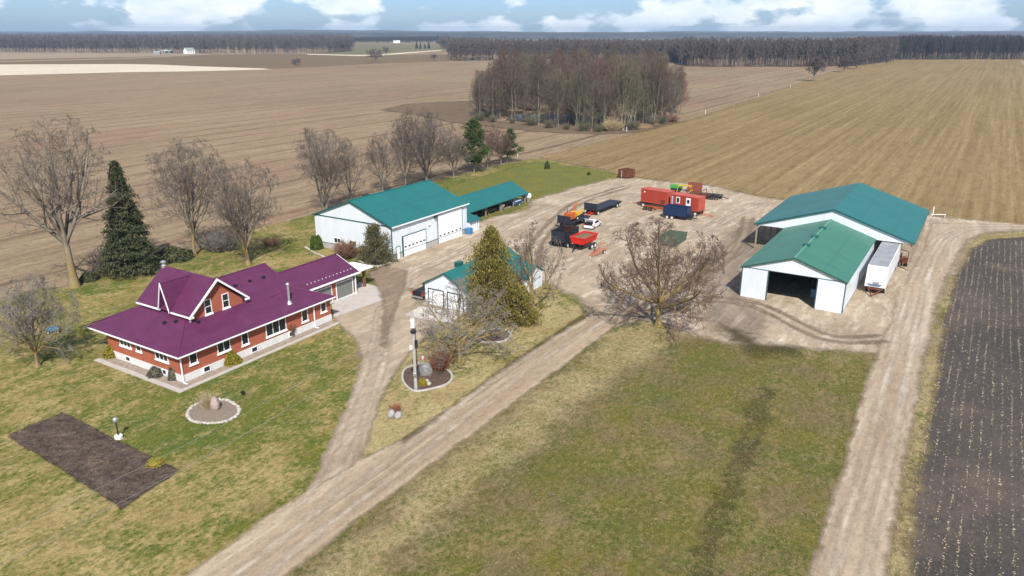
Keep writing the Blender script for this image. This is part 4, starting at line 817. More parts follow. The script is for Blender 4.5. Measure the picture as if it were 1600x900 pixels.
# small orange carrier
t = thing('small_trailer', 'small orange tubular trailer with white jack wheel beside red wagon', 'trailer', U(15.4, 131.2), R(60))
q = MB(); q.path([(-1.2, -.5, .45), (2.2, -.6, .45), (2.2, .6, .45), (-1.2, .5, .45), (-1.2, -.5, .45)], .05); q.path([(-1.2, -.5, .46), (-2.6, 0, .45), (-1.2, .5, .46)], .05); q.path([(2.2, -.6, .45), (2.6, -.6, 1.2), (2.6, .6, 1.2), (2.2, .6, .45)], .05)
for x in (-.6, .2, 1.2): q.tube((x, -.55, .45), (x, .55, .45), .05)
q.build('frame', MT['orange'], t)
for y in (-.75, .75): wheel(t, .8, y, .33, .18)
q = MB(); q.lathe([(.16, -.05), (.16, .05)], (-2.6, 0, .16), 14, 'y'); q.build('jack_wheel', MT['rimwhite'], t)
# ---- field implements behind the containers
def harrow(label, loc, ang, L, W, mat, seed, cat='harrow', name='disc_harrow', group=None):
    t = thing(name, label, cat, loc, R(ang), group); rnd = random.Random(seed)
    q = MB()
    for y in (-W / 2, -W / 6, W / 6, W / 2): q.box(-L / 2, L / 2, y - .06, y + .06, .75, .9)
    for i in range(5): x = -L / 2 + i * L / 4; q.box(x - .06, x + .06, -W / 2, W / 2, .72, .88)
    q.tube((L / 2, 0, .8), (L / 2 + 1.8, 0, .5), .08); q.path([(-L / 2, -W / 2, .9), (-L / 2, -W / 2, 1.7), (-L / 2, W / 2, 1.7), (-L / 2, W / 2, .9)], .06); q.tube((L * .2, -W / 3, .9), (L * .1, -W / 3, 1.9), .06)
    q.build('frame', mat, t)
    for g in range(2):
        y = (-W / 3, W / 3)[g]
        for i in range(7):
            x = -L / 2 + .3 + i * (L - .6) / 6; d = MB(); d.lathe([(.06, -.03), (.33, -.01), (.33, .01), (.06, .04)], (x, y, .33), 12, 'y' if g else 'x'); d.build('disc', MT['darksteel'], t)
    for y in (-W / 2 + .2, W / 2 - .2): wheel(t, 0, y, .38, .22, MT['rust'])
    return t
harrow('rusty disc harrow with dark discs behind the windowed container', at(1092, 309), -30, 4.2, 2.8, MT['rust'], 3, group='disc harrows')
harrow('dark disc harrow at right end of the implement row', at(1112, 311), -35, 3.6, 3.0, MT['darksteel'], 5, group='disc harrows')
t = thing('cultivator_wing', 'rust red upright cultivator panel behind the red containers', 'cultivator', at(1084, 301), R(-30))
q = MB(); q.slab([(-1.6, 0, .3), (1.6, 0, .3), (1.6, .9, 2.1), (-1.6, .9, 2.1)], .08)
for i in range(6): q.tube((-1.5 + i * .6, .4, 1.2), (-1.5 + i * .6, -.5, .05), .04)
q.build('frame', simple('faded_red_paint', (.17, .04, .028), .7, dirt=(.06, .04, .03)), t)
t = thing('hay_rake', 'bright green implement seen over the roof of red container', 'implement', at(1056, 302), R(-30))
q = MB(); q.box(-1.3, 1.3, -.4, .4, 1.1, 1.9); q.build('hood', MT['lime'], t, bevel=.12); q = MB(); q.box(-1.0, 1.0, -.7, .7, .6, 1.098); q.tube((1.2, 0, 1.0), (2.6, 0, .6), .07); q.build('frame', MT['darksteel'], t)
for y in (-.9, .9): wheel(t, -.4, y, .5, .3)
q = MB(); q.box(-1.2, -.2, .42, .5, 1.2, 1.8); q.build('side_panel', MT['white'], t)
t = thing('loader_arm', 'yellow loader frame behind the red containers', 'loader', at(1069, 304), R(-32))
q = MB(); q.path([(-1.6, -.5, .2), (-1.2, -.5, 1.9), (1.3, -.5, 2.0), (1.5, -.5, .6)], .09); q.path([(-1.6, .5, .2), (-1.2, .5, 1.9), (1.3, .5, 2.0), (1.5, .5, .6)], .09); q.tube((-1.2, -.5, 1.9), (-1.2, .5, 1.9), .07); q.tube((1.3, -.5, 2.0), (1.3, .5, 2.0), .07); q.build('arms', MT['yellow'], t)
q = MB(); q.box(-1.9, -1.3, -.8, .8, .0, .6); q.build('bucket', MT['rust'], t)
t = thing('pipe_stack', 'long grey pipes lying behind the implement row', 'pipes', at(1083, 291), R(-22))
for i in range(4): q = MB(); q.tube((-3, i * .25, .12), (3.4, i * .25, .12), .11); q.build('pipe', MT['galv'], t)
# ---- cars
def car_body(L, W, prof, par, mat, name='body', bev=.05):
    """prof: list of (x, z) side outline, W(z) tumble-home"""
    vs = []; n = len(prof)
    for s in (-1, 1):
        for x, z in prof:
            k = 1.0 if z < .85 else 1 - .20 * (z - .85) / .65
            e = 1 - .10 * max(0, (abs(x) / (L / 2)) - .7) / .3
            vs.append((x, s * W / 2 * k * e, z))
    q = MB(); q.add(vs, [tuple(range(n)), tuple(range(2 * n - 1, n - 1, -1))] + [(i, i + n, (i + 1) % n + n, (i + 1) % n) for i in range(n)])
    return q.build(name, mat, par, bevel=bev)
m_carw = simple('white_car_paint', (.78, .79, .8), .25, var=.02, spec=.6); m_carb = simple('black_truck_paint', (.012, .012, .014), .22, var=.1, spec=.6)
car = thing('parked_car', 'white hatchback car parked in gravel yard with its tailgate open', 'car', U(16.6, 151.2), R(62))
car_body(4.4, 1.82, [(-2.15, .35), (-2.2, .7), (-2.12, .95), (-1.95, 1.05), (-1.5, 1.1), (-1.25, 1.42), (-.6, 1.52), (.15, 1.5), (.95, 1.02), (1.9, .85), (2.18, .62), (2.15, .32)], car, m_carw)
for sx in (-1, 1):
    q = MB(); s = sx
    q.slab([(-1.2, s * .84, 1.08), (.72, s * .86, 1.05), (.15, s * .735, 1.42), (-1.0, s * .72, 1.42)], .02, (0, s, 0)); q.v = [(x, y + s * .025, z) for x, y, z in q.v]; q.build('side_window', MT['glass'], car)
q = MB(); q.slab([(.98, -.72, 1.07), (.98, .72, 1.07), (.22, .66, 1.50), (.22, -.66, 1.50)], .03); q.v = [(x + .03, y, z + .025) for x, y, z in q.v]; q.build('windscreen', MT['glass'], car)
q = MB(); q.box(-2.0, -1.15, -.7, .7, .75, 1.3); q.v = [(x - .16, y, z) for x, y, z in q.v]; q.build('boot_opening', MT['black'], car)
q = MB(); q.slab([(-1.2, -.75, 1.56), (-1.2, .75, 1.56), (-2.2, .7, 2.0), (-2.2, -.7, 2.0)], .07); tg = q.build('tailgate', m_carw, car, bevel=.02)
q = MB(); q.slab([(-1.35, -.6, 1.66), (-1.35, .6, 1.66), (-1.8, .58, 1.86), (-1.8, -.58, 1.86)], .02); q.build('pane', MT['glass'], tg)
for x in (-1.35, 1.35):
    for y in (-.83, .83): wheel(car, x, y, .33, .2, MT['galv'])
for y in (-.65, .65):
    q = MB(); q.box(2.08, 2.2, y - .2, y + .2, .62, .76); q.build('headlight', MT['galv'], car); q = MB(); q.box(-2.2, -2.1, y * 1.15 - .1, y * 1.15 + .1, .75, 1.0); q.build('tail_light', MT['red'], car)
GLO = lambda l, t: (GO[0] + (LV[0] * l + TV[0] * t) * K, GO[1] + (LV[1] * l + TV[1] * t) * K)
truck = thing('pickup_truck', 'black pickup truck parked beside the small white garage', 'pickup truck', GLO(3.6, 1.75), LA)
car_body(5.6, 1.95, [(-2.8, .45), (-2.82, 1.1), (-2.75, 1.18), (-.75, 1.18), (-.6, 1.22), (-.45, 1.8), (.0, 1.88), (.75, 1.86), (1.35, 1.22), (2.55, 1.12), (2.8, .9), (2.8, .42)], truck, m_carb)
q = MB(); q.box(-2.62, -.8, -.78, .78, 1.185, 1.22); q.build('bed_cover', MT['black'], truck)
for s in (-1, 1):
    q = MB(); q.box(-.45, 1.1, s * .87, s * .93, 1.25, 1.68); q.build('side_window', MT['glass'], truck); q = MB(); q.box(-2.86, -2.76, s * .78, s * .95, .8, 1.12); q.build('tail_light', MT['red'], truck)
q = MB(); q.box(-2.95, -2.8, -.9, .9, .45, .62); q.build('bumper', MT['galv'], truck)
for x in (-1.75, 1.8):
    for y in (-.86, .86): wheel(truck, x, y, .40, .26, MT['galv'])
# ---- box trailer beside the barn
BL = lambda l, t: (BO[0] + (LV[0] * l + TV[0] * t) * K, BO[1] + (LV[1] * l + TV[1] * t) * K)
bt_ = thing('box_trailer', 'long white box trailer parked between barn and machinery shed posts', 'trailer', BO, LA)
m_box = ribbed('white_trailer_panel', (.72, .74, .78), 'x', 1.1, .4, col2=(.62, .64, .68), streak=(.5, .5, .5), depth=.005)
q = MB(K); x0 = 11.4
q.add([(x0, -15.7, 1.25), (x0, -18.6, 1.25), (x0 + .7, -18.6, 4.45), (x0 + .7, -15.7, 4.45), (30.5, -15.7, 1.25), (30.5, -18.6, 1.25), (30.5, -18.6, 4.45), (30.5, -15.7, 4.45)], [(0, 1, 2, 3), (4, 7, 6, 5), (0, 4, 5, 1), (3, 2, 6, 7), (0, 3, 7, 4), (1, 5, 6, 2)])
q.build('box_body', m_box, bt_, bevel=.06)
q = MB(K); q.box(x0 + .75, 30.4, -18.5, -15.8, 4.452, 4.5); q.build('roof_panel', simple('dull_aluminium_roof', (.34, .35, .37), .5, .3, var=.2, vs=.6, dirt=(.22, .2, .19)), bt_)
for yy in (-15.72, -18.58): 
    q = MB(K); q.box(x0 + .3, 30.5, yy - .06, yy + .06, 1.12, 1.28); q.build('side_rail', MT['galv'], bt_)
q = MB(K); q.box(x0 - .05, x0 + .02, -17.7, -16.9, 1.85, 2.15); q.build('vent_plate', MT['galv'], bt_)
q = MB(K); q.slab([(x0 - .04, -16.0, 1.75), (x0 - .04, -18.2, 1.75), (x0 - .04, -17.8, 1.5), (x0 - .04, -16.5, 1.5)], .08, (1, 0, 0)); q.build('bumper_panel', simple('slate_blue_panel', (.12, .16, .24), .5), bt_)
q = MB(K); q.box(x0 + .1, x0 + 3.2, -17.9, -16.4, .75, 1.2); q.tube((x0 + .3, -16.2, .9), (9.8, -17.0, .3), .1); q.tube((x0 + .3, -18.1, .9), (9.8, -17.0, .3), .1); q.tube((x0 + .1, -16.1, .95), (x0 + .1, -18.2, .95), .09); q.build('drawbar', MT['rust'], bt_)
def wheelK(par, l, t, r=.5):
    w2 = wheel(par, l * K, t * K, r, .28); return w2
for l in (13.0, 27.5, 28.9):
    for t2 in (-15.95, -18.35): wheelK(bt_, l, t2)
# things standing about the sheds
def drum(label, loc, mat, r=.3, h=.88, z=0.1):
    q = MB(); q.lathe([(r * .97, 0), (r, .03), (r, h * .33), (r * 1.04, h * .35), (r, h * .37), (r, h * .64), (r * 1.04, h * .66), (r, h * .68), (r, h - .03), (r * .97, h)], (0, 0, 0), 18); o = q.build('drum', mat, smooth=True); place(o, (*loc, z)); return tag(o, label, 'drum')
SLc = lambda l, t: (WO[0] + (LV[0] * l + TV[0] * t) * K, WO[1] + (LV[1] * l + TV[1] * t) * K)
t = thing('water_tote', 'blue plastic tote in cage at the workshop corner', 'tote', (*SLc(22.0, -.9), .1), LA)
q = MB(); q.box(-.5, .5, -.5, .5, .15, 1.1); q.build('tank', MT['blueplastic'], t, bevel=.08); q = MB()
for i in range(4):
    c = -.54 + i * .36; q.tube((c, -.55, .1), (c, -.55, 1.15), .015, n=4); q.tube((-.55, c, .1), (-.55, c, 1.15), .015, n=4)
q.box(-.56, .56, -.56, .56, 0, .14); q.build('cage', MT['galv'], t)
# items under the pole shed
def bench(name, label, l, t, mat, L=2.0, W=1.0, H=.9, cat='bench', n=4):
    o = thing(name, label, cat, (*SLc(l, t), .0), LA); q = MB(); q.box(-L / 2, L / 2, -W / 2, W / 2, H - .08, H); q.build('top', mat, o)
    for x in (-L / 2 + .1, L / 2 - .1):
        for y in (-W / 2 + .1, W / 2 - .1): q = MB(); q.box(x - .05, x + .05, y - .05, y + .05, 0, H - .081); q.build('leg', MT['wood'], o)
    return o
bench('work_table', 'pale topped work table under near end of pole shed', 32.5, 5.6, MT['white'])
t = thing('timber_rack', 'wooden A frame timber rack by a pole shed post', 'rack', SLc(37.8, 5.4), LA)
q = MB(); q.tube((-.7, 0, 0), (0, 0, 1.8), .07); q.tube((.7, 0, 0), (0, 0, 1.8), .07); q.tube((-.4, 0, .8), (.4, 0, .8), .06); q.tube((-.7, .8, 0), (0, .8, 1.8), .07); q.tube((.7, .8, 0), (0, .8, 1.8), .07); q.tube((0, 0, 1.75), (0, .8, 1.75), .05); q.build('frame', MT['wood'], t)
bench('utility_cart', 'grey flat utility cart under middle of the pole shed', 40.2, 6.0, MT['galv'], 2.4, 1.2, .7, 'cart')
t = thing('feed_hopper', 'grey steel hopper leaning by the pole shed post', 'hopper', SLc(43.2, 5.2), LA + .3); q = MB(); q.lathe([(.25, .1), (.3, .3), (.75, 1.0), (.75, 1.3)], (0, 0, 0), 4); q.build('hopper_body', MT['galv'], t)
for a in range(4): q = MB(); c = math.pi / 4 + a * math.pi / 2; q.tube((.55 * math.cos(c), .55 * math.sin(c), 0), (.45 * math.cos(c), .45 * math.sin(c), .9), .03); q.build('leg', MT['galv'], t)
t = thing('lumber_pile', 'pile of pale lumber under the pole shed', 'lumber', SLc(45.8, 5.8), LA); rnd = random.Random(3)
for i in range(8): q = MB(); q.box(-1.3, 1.3 + rnd.uniform(-.3, .3), -.6 + (i % 4) * .3, -.35 + (i % 4) * .3, .02 + (i // 4) * .16, .16 + (i // 4) * .16); q.build('board', MT['wood'], t)
t = thing('small_boat', 'blue and white boat on trailer under far end of pole shed', 'boat', SLc(50.2, 5.2), LA)
q = MB(); xs = [(-1.8, .65), (-.8, .75), (.6, .7), (1.5, .4), (2.1, .03)]; vs = []; fs = []
for x, w2 in xs: vs += [(x, -w2, 1.05), (x, -w2 * .75, .55), (x, 0, .4), (x, w2 * .75, .55), (x, w2, 1.05)]
for i in range(4):
    for j in range(4): fs.append((i * 5 + j, (i + 1) * 5 + j, (i + 1) * 5 + j + 1, i * 5 + j + 1))
fs.append((0, 1, 2, 3, 4)); q.add(vs, fs); q.build('hull', MT['blueplastic'], t)
q = MB(); q.box(-1.5, .6, -.6, .6, 1.0, 1.1); q.build('deck', MT['white'], t); q = MB(); q.box(-1.4, 1.6, -.4, .4, .28, .4); q.tube((1.5, 0, .34), (2.9, 0, .34), .05); q.build('trailer_frame', MT['galv'], t)
for y in (-.7, .7): wheel(t, -.4, y, .27, .16)
t = thing('fuel_tank', 'white round ended fuel tank at the far end of the pole shed', 'tank', SLc(54.4, 5.2), LA + math.pi / 2)
q = MB(); q.lathe([(.2, -1.0), (.5, -.9), (.6, -.7), (.6, .7), (.5, .9), (.2, 1.0)], (0, 0, 1.3), 20, 'x'); q.build('tank', MT['white'], t, smooth=True)
for x in (-.5, .5): q = MB(); q.box(x - .06, x + .06, -.45, .45, 0, .8); q.build('stand', MT['galv'], t)
# inside barn and machinery shed
t = thing('compact_tractor', 'red compact tractor parked under left side of machinery shed', 'tractor', BL(32.5, 2.2), LA + math.pi)
q = MB(); q.box(.1, 1.6, -.35, .35, .75, 1.35); q.build('hood', MT['red'], t, bevel=.08); q = MB(); q.box(-.9, .3, -.3, .3, .5, .95); q.build('chassis', MT['darksteel'], t)
q = MB(); q.box(-.75, -.35, -.25, .25, .95, 1.05); q.box(-.85, -.75, -.25, .25, .95, 1.5); q.build('seat', MT['black'], t); q = MB(); q.path([(-.95, -.5, .9), (-.95, -.5, 2.2), (-.95, .5, 2.2), (-.95, .5, .9)], .04); q.build('roll_bar', MT['black'], t)
for y in (-.75, .75): wheel(t, -.6, y, .62, .35, MT['white'])
for y in (-.55, .55): wheel(t, 1.25, y, .38, .22, MT['white'])
t = thing('utility_trailer', 'low flat utility trailer beneath the machinery shed roof', 'trailer', BL(36.5, -17.2), LA); q = MB(); q.box(-2, 2, -.9, .9, .6, .7); q.build('deck', MT['wood'], t); q = MB(); q.tube((1.9, -.6, .6), (3.1, 0, .5), .05); q.tube((1.9, .6, .6), (3.1, 0, .5), .05); q.build('drawbar', MT['rust'], t)
for y in (-1.05, 1.05): wheel(t, -.3, y, .35, .2)
harrow('rusty cultivator standing between right hand posts of machinery shed', BL(31.0, -19.2), 60, 2.6, 1.6, MT['rust'], 9, 'cultivator', 'field_cultivator')
t = thing('parts_cabinet', 'pale blue cabinet inside the barn doorway near right wall', 'cabinet', BL(5.2, -9.9), LA); q = MB(); q.box(-.4, .4, -.6, .6, .05, 1.3); q.build('cabinet_body', MT['blueplastic'], t, bevel=.02); q = MB()
for y in (-.3, .3): q.box(-.43, -.401, y - .27, y + .27, .15, 1.2)
q.build('cabinet_doors', simple('pale_blue_paint', (.2, .36, .5), .5), t)
t = thing('grain_auger', 'slim grey auger tube leaning inside the barn', 'auger', BL(7.0, -10.2), LA); q = MB(); q.tube((-1.0, 0, .2), (3.2, .4, 3.4), .13, .13, 10); q.build('tube', MT['galv'], t); q = MB(); q.tube((1.0, -.6, 0), (1.3, .2, 1.9), .04); q.tube((1.0, .9, 0), (1.3, .2, 1.9), .04); q.build('leg_frame', MT['rust'], t)
t = thing('storage_shelf', 'steel storage shelf against left wall inside the barn', 'shelf', BL(4.8, -1.0), LA)
for z in (.4, 1.3, 2.2): q = MB(); q.box(-1.6, 1.6, -.3, .3, z, z + .05); q.build('shelf_board', MT['galv'], t)
for x in (-1.6, 1.55):
    for y in (-.3, .25): q = MB(); q.box(x, x + .05, y, y + .05, 0, 2.6); q.build('post', MT['galv'], t)
t = thing('farm_wagon', 'old grey farm wagon standing deep inside the barn', 'wagon', BL(14, -6.5), LA); q = MB(); q.box(-2, 2, -1, 1, 1.0, 1.15); q.box(-2, 2, -1, -.92, 1.15, 1.7); q.box(-2, 2, .92, 1, 1.15, 1.7); q.build('box', MT['galv'], t)
for x in (-1.3, 1.3):
    for y in (-1, 1): wheel(t, x, y, .45, .25)
# ---- utility pole with transformer
pole = thing('utility_pole', 'grey wooden utility pole with white transformer in kerbed bed', 'utility pole', at(650, 610), 0)
Hp_ = up_to(650, 610, 486)
q = MB(); q.tube((0, 0, 0), (-.05, 0, Hp_), .17, .12, 12); q.build('pole', MT['greypole'], pole)
q = MB(); q.lathe([(.2, Hp_ - 1.5), (.26, Hp_ - 1.45), (.26, Hp_ - .75), (.2, Hp_ - .68)], (.0, -.42, 0), 16); q.tube((-.1, -.42, Hp_ - .68), (-.1, -.42, Hp_ - .45), .05, .03); q.tube((.1, -.42, Hp_ - .68), (.1, -.42, Hp_ - .45), .05, .03); q.build('transformer', MT['rimwhite'], pole, smooth=False)
q = MB(); q.box(-.2, .2, -.2, .2, Hp_ - 2.2, Hp_ - 1.9); q.box(-.3, .3, -.3, .0, Hp_ - 2.05, Hp_ - 1.95); q.build('bracket', MT['darksteel'], pole)
q = MB(); q.tube((.22, -.05, 1.6), (.2, -.05, Hp_ - 1.6), .035, n=6); q.box(.1, .36, -.25, .0, Hp_ - 3.6, Hp_ - 2.9); q.build('conduit', MT['black'], pole)
q = MB(); q.box(-.16, .16, -.32, -.17, 1.6, 2.1); q.lathe([(.12, 1.75), (.12, 1.95)], (0, -.36, 0), 12); q.build('meter', MT['galv'], pole)
q = MB(); q.box(-.42, -.14, -.1, .1, 4.3, 4.7); q.build('switch_box', MT['rimwhite'], pole)
PXY = at(650, 610)
def wire(a, b, sag, label):
    a = Vector(a); b = Vector(b); pts = [a.lerp(b, i / 24) - Vector((0, 0, sag * 4 * (i / 24) * (1 - i / 24))) for i in range(25)]
    q = MB(); q.path([tuple(p) for p in pts], .009, 4); return tag(q.build('power_line', MT['galv']), label, 'power line', 'overhead lines to the pole')
B1 = at(-330, 985, 7.0); B2 = at(-330, 1030, 6.4)
wire((PXY[0], PXY[1], Hp_ - .5), (*B1, 7.0), 1.0, 'upper thin overhead wire crossing the vegetable plot'); wire((PXY[0], PXY[1], Hp_ - 1.9), (*B2, 6.0), 1.0, 'lower thin overhead wire crossing the vegetable plot')
# ---- garden beds
def kerb_ring(name, pts, w, h, mat, label, cat, jitter=0, stones=False, zb=.1):
    P2 = [Vector((*at(x, y), 0)) for x, y in pts]
    # Catmull-Rom loop
    out = []; n = len(P2)
    for i in range(n):
        a, b, c, d = P2[i - 1], P2[i], P2[(i + 1) % n], P2[(i + 2) % n]
        for k in range(8):
            t = k / 8; out.append(.5 * ((2 * b) + (c - a) * t + (2 * a - 5 * b + 4 * c - d) * t * t + (3 * b - a - 3 * c + d) * t ** 3))
    return out
def ring_mesh(name, out, w, h, mat, label, cat, kind=None, zb=.1):
    n = len(out); q = MB(); vs = []; fs = []
    for i in range(n):
        d = (out[(i + 1) % n] - out[i - 1]).normalized(); s = Vector((-d.y, d.x, 0)) * w / 2
        for z, k in ((zb - .1, 1), (zb + h, .85), (zb + h, -.85), (zb - .1, -1)): vs.append(tuple(out[i] + s * k + Vector((0, 0, z))))
    for i in range(n):
        for j in range(4): fs.append((i * 4 + j, ((i + 1) % n) * 4 + j, ((i + 1) % n) * 4 + (j + 1) % 4, i * 4 + (j + 1) % 4))
    q.add(vs, fs); return tag(q.build(name, mat), label, cat, kind=kind)
def fill(name, out, z, mat):
    c = sum(out, Vector()) / len(out); vs = [(c.x, c.y, z + .08)] + [(p.x, p.y, z) for p in out]; n = len(out)
    q = MB(); q.add(vs, [(0, 1 + i, 1 + (i + 1) % n) for i in range(n)]); o = q.build(name, mat); o['kind'] = 'structure'; return o
ring = kerb_ring('', [(629, 594), (632, 580), (646, 573), (662, 570), (690, 575), (706, 588), (700, 601), (676, 609), (650, 613), (636, 606)], 0, 0, None, '', '')
fill('mulch_bed', ring, .13, MT['mulch']); ring_mesh('garden_kerb', ring, .22, .12, MT['concrete'], 'pale concrete kerb around the bed at the utility pole', 'kerb')
def rock(label, loc, r, mat, seed, sq=(1, 1, .8), z=.1, cat='boulder', name='boulder', group=None):
    q = MB(); q.ball((0, 0, r * sq[2] * .6), r, 14, .10, seed, sq); o = q.build(name, mat, smooth=False); place(o, (*loc, z), seed); return tag(o, label, cat, group)
rock('large grey upright boulder in bed beside the utility pole', at(665, 588), .85, simple('dark_grey_boulder', (.21, .205, .20), .9, var=.35, vs=3, bump=.06, bs=5, dirt=(.1, .1, .09)), 3, (.8, .5, 1.0))
rock('small pale flat rock before the large grey boulder', at(670, 602), .35, MT['whitestone'], 5, (1, .7, .5)); rock('tiny pale rock right behind the flat rock', at(667, 597), .22, MT['whitestone'], 6, (1, .8, .6))
t = thing('garden_flag', 'small red and white flag on a stake near the pole', 'flag', (*at(657, 582), .1), .4); q = MB(); q.tube((0, 0, 0), (0, 0, 1.7), .025); q.build('stake', MT['galv'], t)
q = MB(); q.box(.02, .16, -.012, .012, 1.25, 1.65); q.box(.44, .58, -.012, .012, 1.25, 1.65); q.build('red_panel', MT['red'], t); q = MB(); q.box(.161, .439, -.012, .012, 1.25, 1.65); q.build('white_panel', MT['white'], t)
# driveway-side stones
rock('left grey boulder in the small cluster beside the driveway', at(612, 652), .55, MT['rock'], 11, (1, .6, .75)); rock('right pale boulder in the small cluster beside the driveway', at(623, 654), .5, MT['rock'], 14, (1, .7, .7))
# round bed on the lawn
ring = kerb_ring('', [(293, 650), (300, 638), (318, 629), (340, 626), (362, 630), (374, 642), (366, 654), (346, 662), (318, 663), (300, 659)], 0, 0, None, '', '')
fill('mulch_bed', ring, .13, simple('pale_dry_mulch', (.2, .16, .125), .95, var=.3, vs=5, bump=.03))
bedS = thing('stone_edging', 'ring of pale stones around the lawn bed with boulder', 'edging', (0, 0, 0))
rnd = random.Random(21)
for i in range(0, len(ring), 1):
    q = MB(); r = rnd.uniform(.12, .2); q.ball((ring[i].x + rnd.uniform(-.05, .05), ring[i].y + rnd.uniform(-.05, .05), .14), r, 8, .12, i, (1, 1, .7)); q.build('stone', MT['whitestone'], bedS)
rock('pinkish egg shaped boulder in round bed on the lawn', at(337, 641), .72, MT['paleboulder'], 2, (.85, .6, 1.1))
# stone edging by the workshop and by the cedar
ring = [Vector((*at(x, y), 0)) for x, y in [(478, 388), (484, 392), (492, 397), (500, 400), (508, 404), (516, 406)]] + [Vector((*at(x, y), 0)) for x, y in [(560, 409), (567, 412), (574, 415), (581, 417), (590, 418), (598, 416), (606, 414), (612, 411)]]
e2 = thing('stone_edging', 'row of pale stones edging the shrub bed at the workshop corner', 'edging', (0, 0, 0))
for i in range(len(ring) - 1):
    if i == 5: continue
    for k in range(3):
        p = ring[i].lerp(ring[i + 1], k / 3); q = MB(); q.ball((p.x, p.y, .18), rnd.uniform(.14, .26), 8, .15, i * 3 + k, (1, 1, .7)); q.build('stone', MT['whitestone'], e2)
ring = kerb_ring('', [(745, 528), (760, 518), (785, 516), (797, 523), (793, 532), (775, 537), (755, 536)], 0, 0, None, '', '')
fill('mulch_bed', ring, .13, MT['mulch']); ring_mesh('garden_kerb', ring, .28, .14, MT['whitestone'], 'white stone kerb around small bed beneath the cedar', 'kerb')
# lawn lamp
t = thing('lawn_lamp', 'small grey lamp post on white concrete footing beside vegetable plot', 'lamp', (*at(186, 686), .06), 0)
q = MB(); q.lathe([(.34, 0), (.34, .28), (.28, .34)], (0, 0, 0), 14); q.build('footing', MT['founda'], t); q = MB(); q.tube((0, 0, .3), (0, 0, 1.55), .06); q.build('post', MT['darksteel'], t)
q = MB(); q.lathe([(.05, 1.55), (.2, 1.62), (.22, 1.85), (.12, 1.95)], (-.02, 0, 0), 12); q.build('lamp_head', MT['galv'], t)
t = thing('lawn_light', 'small black ground light on the lawn beside round bed', 'light', (*at(380, 619), .06), 0); q = MB(); q.tube((0, 0, 0), (0, 0, .25), .04); q.build('stem', MT['black'], t); q = MB(); q.lathe([(.12, .25), (.2, .3), (.2, .45), (.1, .5)], (0, 0, 0), 12); q.build('lamp_head', MT['black'], t)
t = thing('covered_cart', 'small faded blue covered cart behind the grey tree at left', 'cart', at(84, 520), .3); q = MB(); q.box(-.7, .7, -.4, .4, .3, .7); q.build('cover', simple('faded_blue_cover', (.08, .17, .25), .7), t, bevel=.1)
for x in (-.5, .5):
    for y in (-.4, .4): wheel(t, x, y, .2, .1)
# marker posts
first = None
for i, (x, y, h) in enumerate([(809, 250, 1.7), (979, 206, 1.7), (1102, 178, 1.7), (1185, 151, 1.7), (1235, 137, 1.7), (1457, 337, 2.2)]):
    lab = ['white marker post at back corner of the mown lawn', 'white marker post at field edge before the pond wood', 'white marker post at the corner right of pond wood', 'white marker post midway along the field boundary', 'white marker post farthest along the field boundary', 'white marker post behind the machinery shed corner'][i]
    if first is None:
        q = MB(); q.tube((0, 0, 0), (0, 0, h), .09, .09, 8); first = o = q.build('marker_post', MT['white'])
    else: o = first.copy(); COL.objects.link(o)
    place(o, at(x, y)); tag(o, lab, 'marker post', 'white field marker posts')
q = MB(); q.tube((-1.4, 0, .6), (1.4, 0, .6), .06); q.tube((-1.3, 0, 0), (-1.3, 0, .6), .05); q.tube((1.3, 0, 0), (1.3, 0, .6), .05); o = q.build('barrier_rail', MT['white']); place(o, at(1465, 340)); tag(o, 'low white barrier rail beside the post behind machinery shed', 'rail')
# far farmstead
def far_house(label, x, y, L, W, h, r, wall, roofm, ang, cat='farmhouse', name='farmhouse', wins=3):
    t = thing(name, label, cat, at(x, y), R(ang), 'distant farm buildings'); q = MB(); q.box(-L / 2, L / 2, -W / 2, W / 2, 0, h)
    q.add([(-L / 2, -W / 2, h), (-L / 2, W / 2, h), (-L / 2, 0, r - .1), (L / 2, -W / 2, h), (L / 2, W / 2, h), (L / 2, 0, r - .1)], [(0, 1, 2), (5, 4, 3), (0, 2, 5, 3), (1, 4, 5, 2), (0, 3, 4, 1)]); q.build('wall', wall, t)
    q = MB(); q.slab([(-L / 2 - .4, -W / 2 - .4, h), (L / 2 + .4, -W / 2 - .4, h), (L / 2 + .4, 0, r), (-L / 2 - .4, 0, r)], .2); q.slab([(-L / 2 - .4, 0, r), (L / 2 + .4, 0, r), (L / 2 + .4, W / 2 + .4, h), (-L / 2 - .4, W / 2 + .4, h)], .2); q.build('roof', roofm, t)
    for i in range(wins): q = MB(); x0 = -L / 2 + (i + .5) * L / wins; q.box(x0 - .5, x0 + .5, -W / 2 - .06, -W / 2 - .001, h * .4, h * .75); q.build('window', MT['glass'], t)
    return t
m_pr = simple('pale_metal_roof', (.62, .65, .68), .4); m_gr = simple('grey_green_roof', (.25, .3, .28), .5)
far_house('tall white farmhouse before the far woods', 296, 84, 15, 9, 5.5, 9.5, MT['white'], m_gr, 60)
far_house('grey green roofed barn left of the far white farmhouse', 262, 83, 16, 8, 3.5, 5.5, m_gr, m_pr, 5, 'barn', 'farm_barn'); far_house('small low shed at left end of the far farm', 246, 85, 10, 7, 3, 5, MT['galv'], m_gr, 5, 'shed', 'farm_shed')
far_house('tiny white farmhouse near the horizon by the conifers', 620, 67, 22, 10, 5, 8, MT['white'], m_pr, 0); far_house('tiny white barn on the horizon right of conifers', 700, 66, 24, 12, 5, 8, MT['white'], m_pr, 0, 'barn', 'farm_barn')
# heaps
q = MB(); q.ball((0, 0, 0), 3.2, 16, .16, 4, (1.5, 1, .45)); o = q.build('earth_heap', MT['soil'], smooth=True); place(o, at(1000, 199)); tag(o, 'brown earth heap at right corner of the pond wood', 'earth heap')
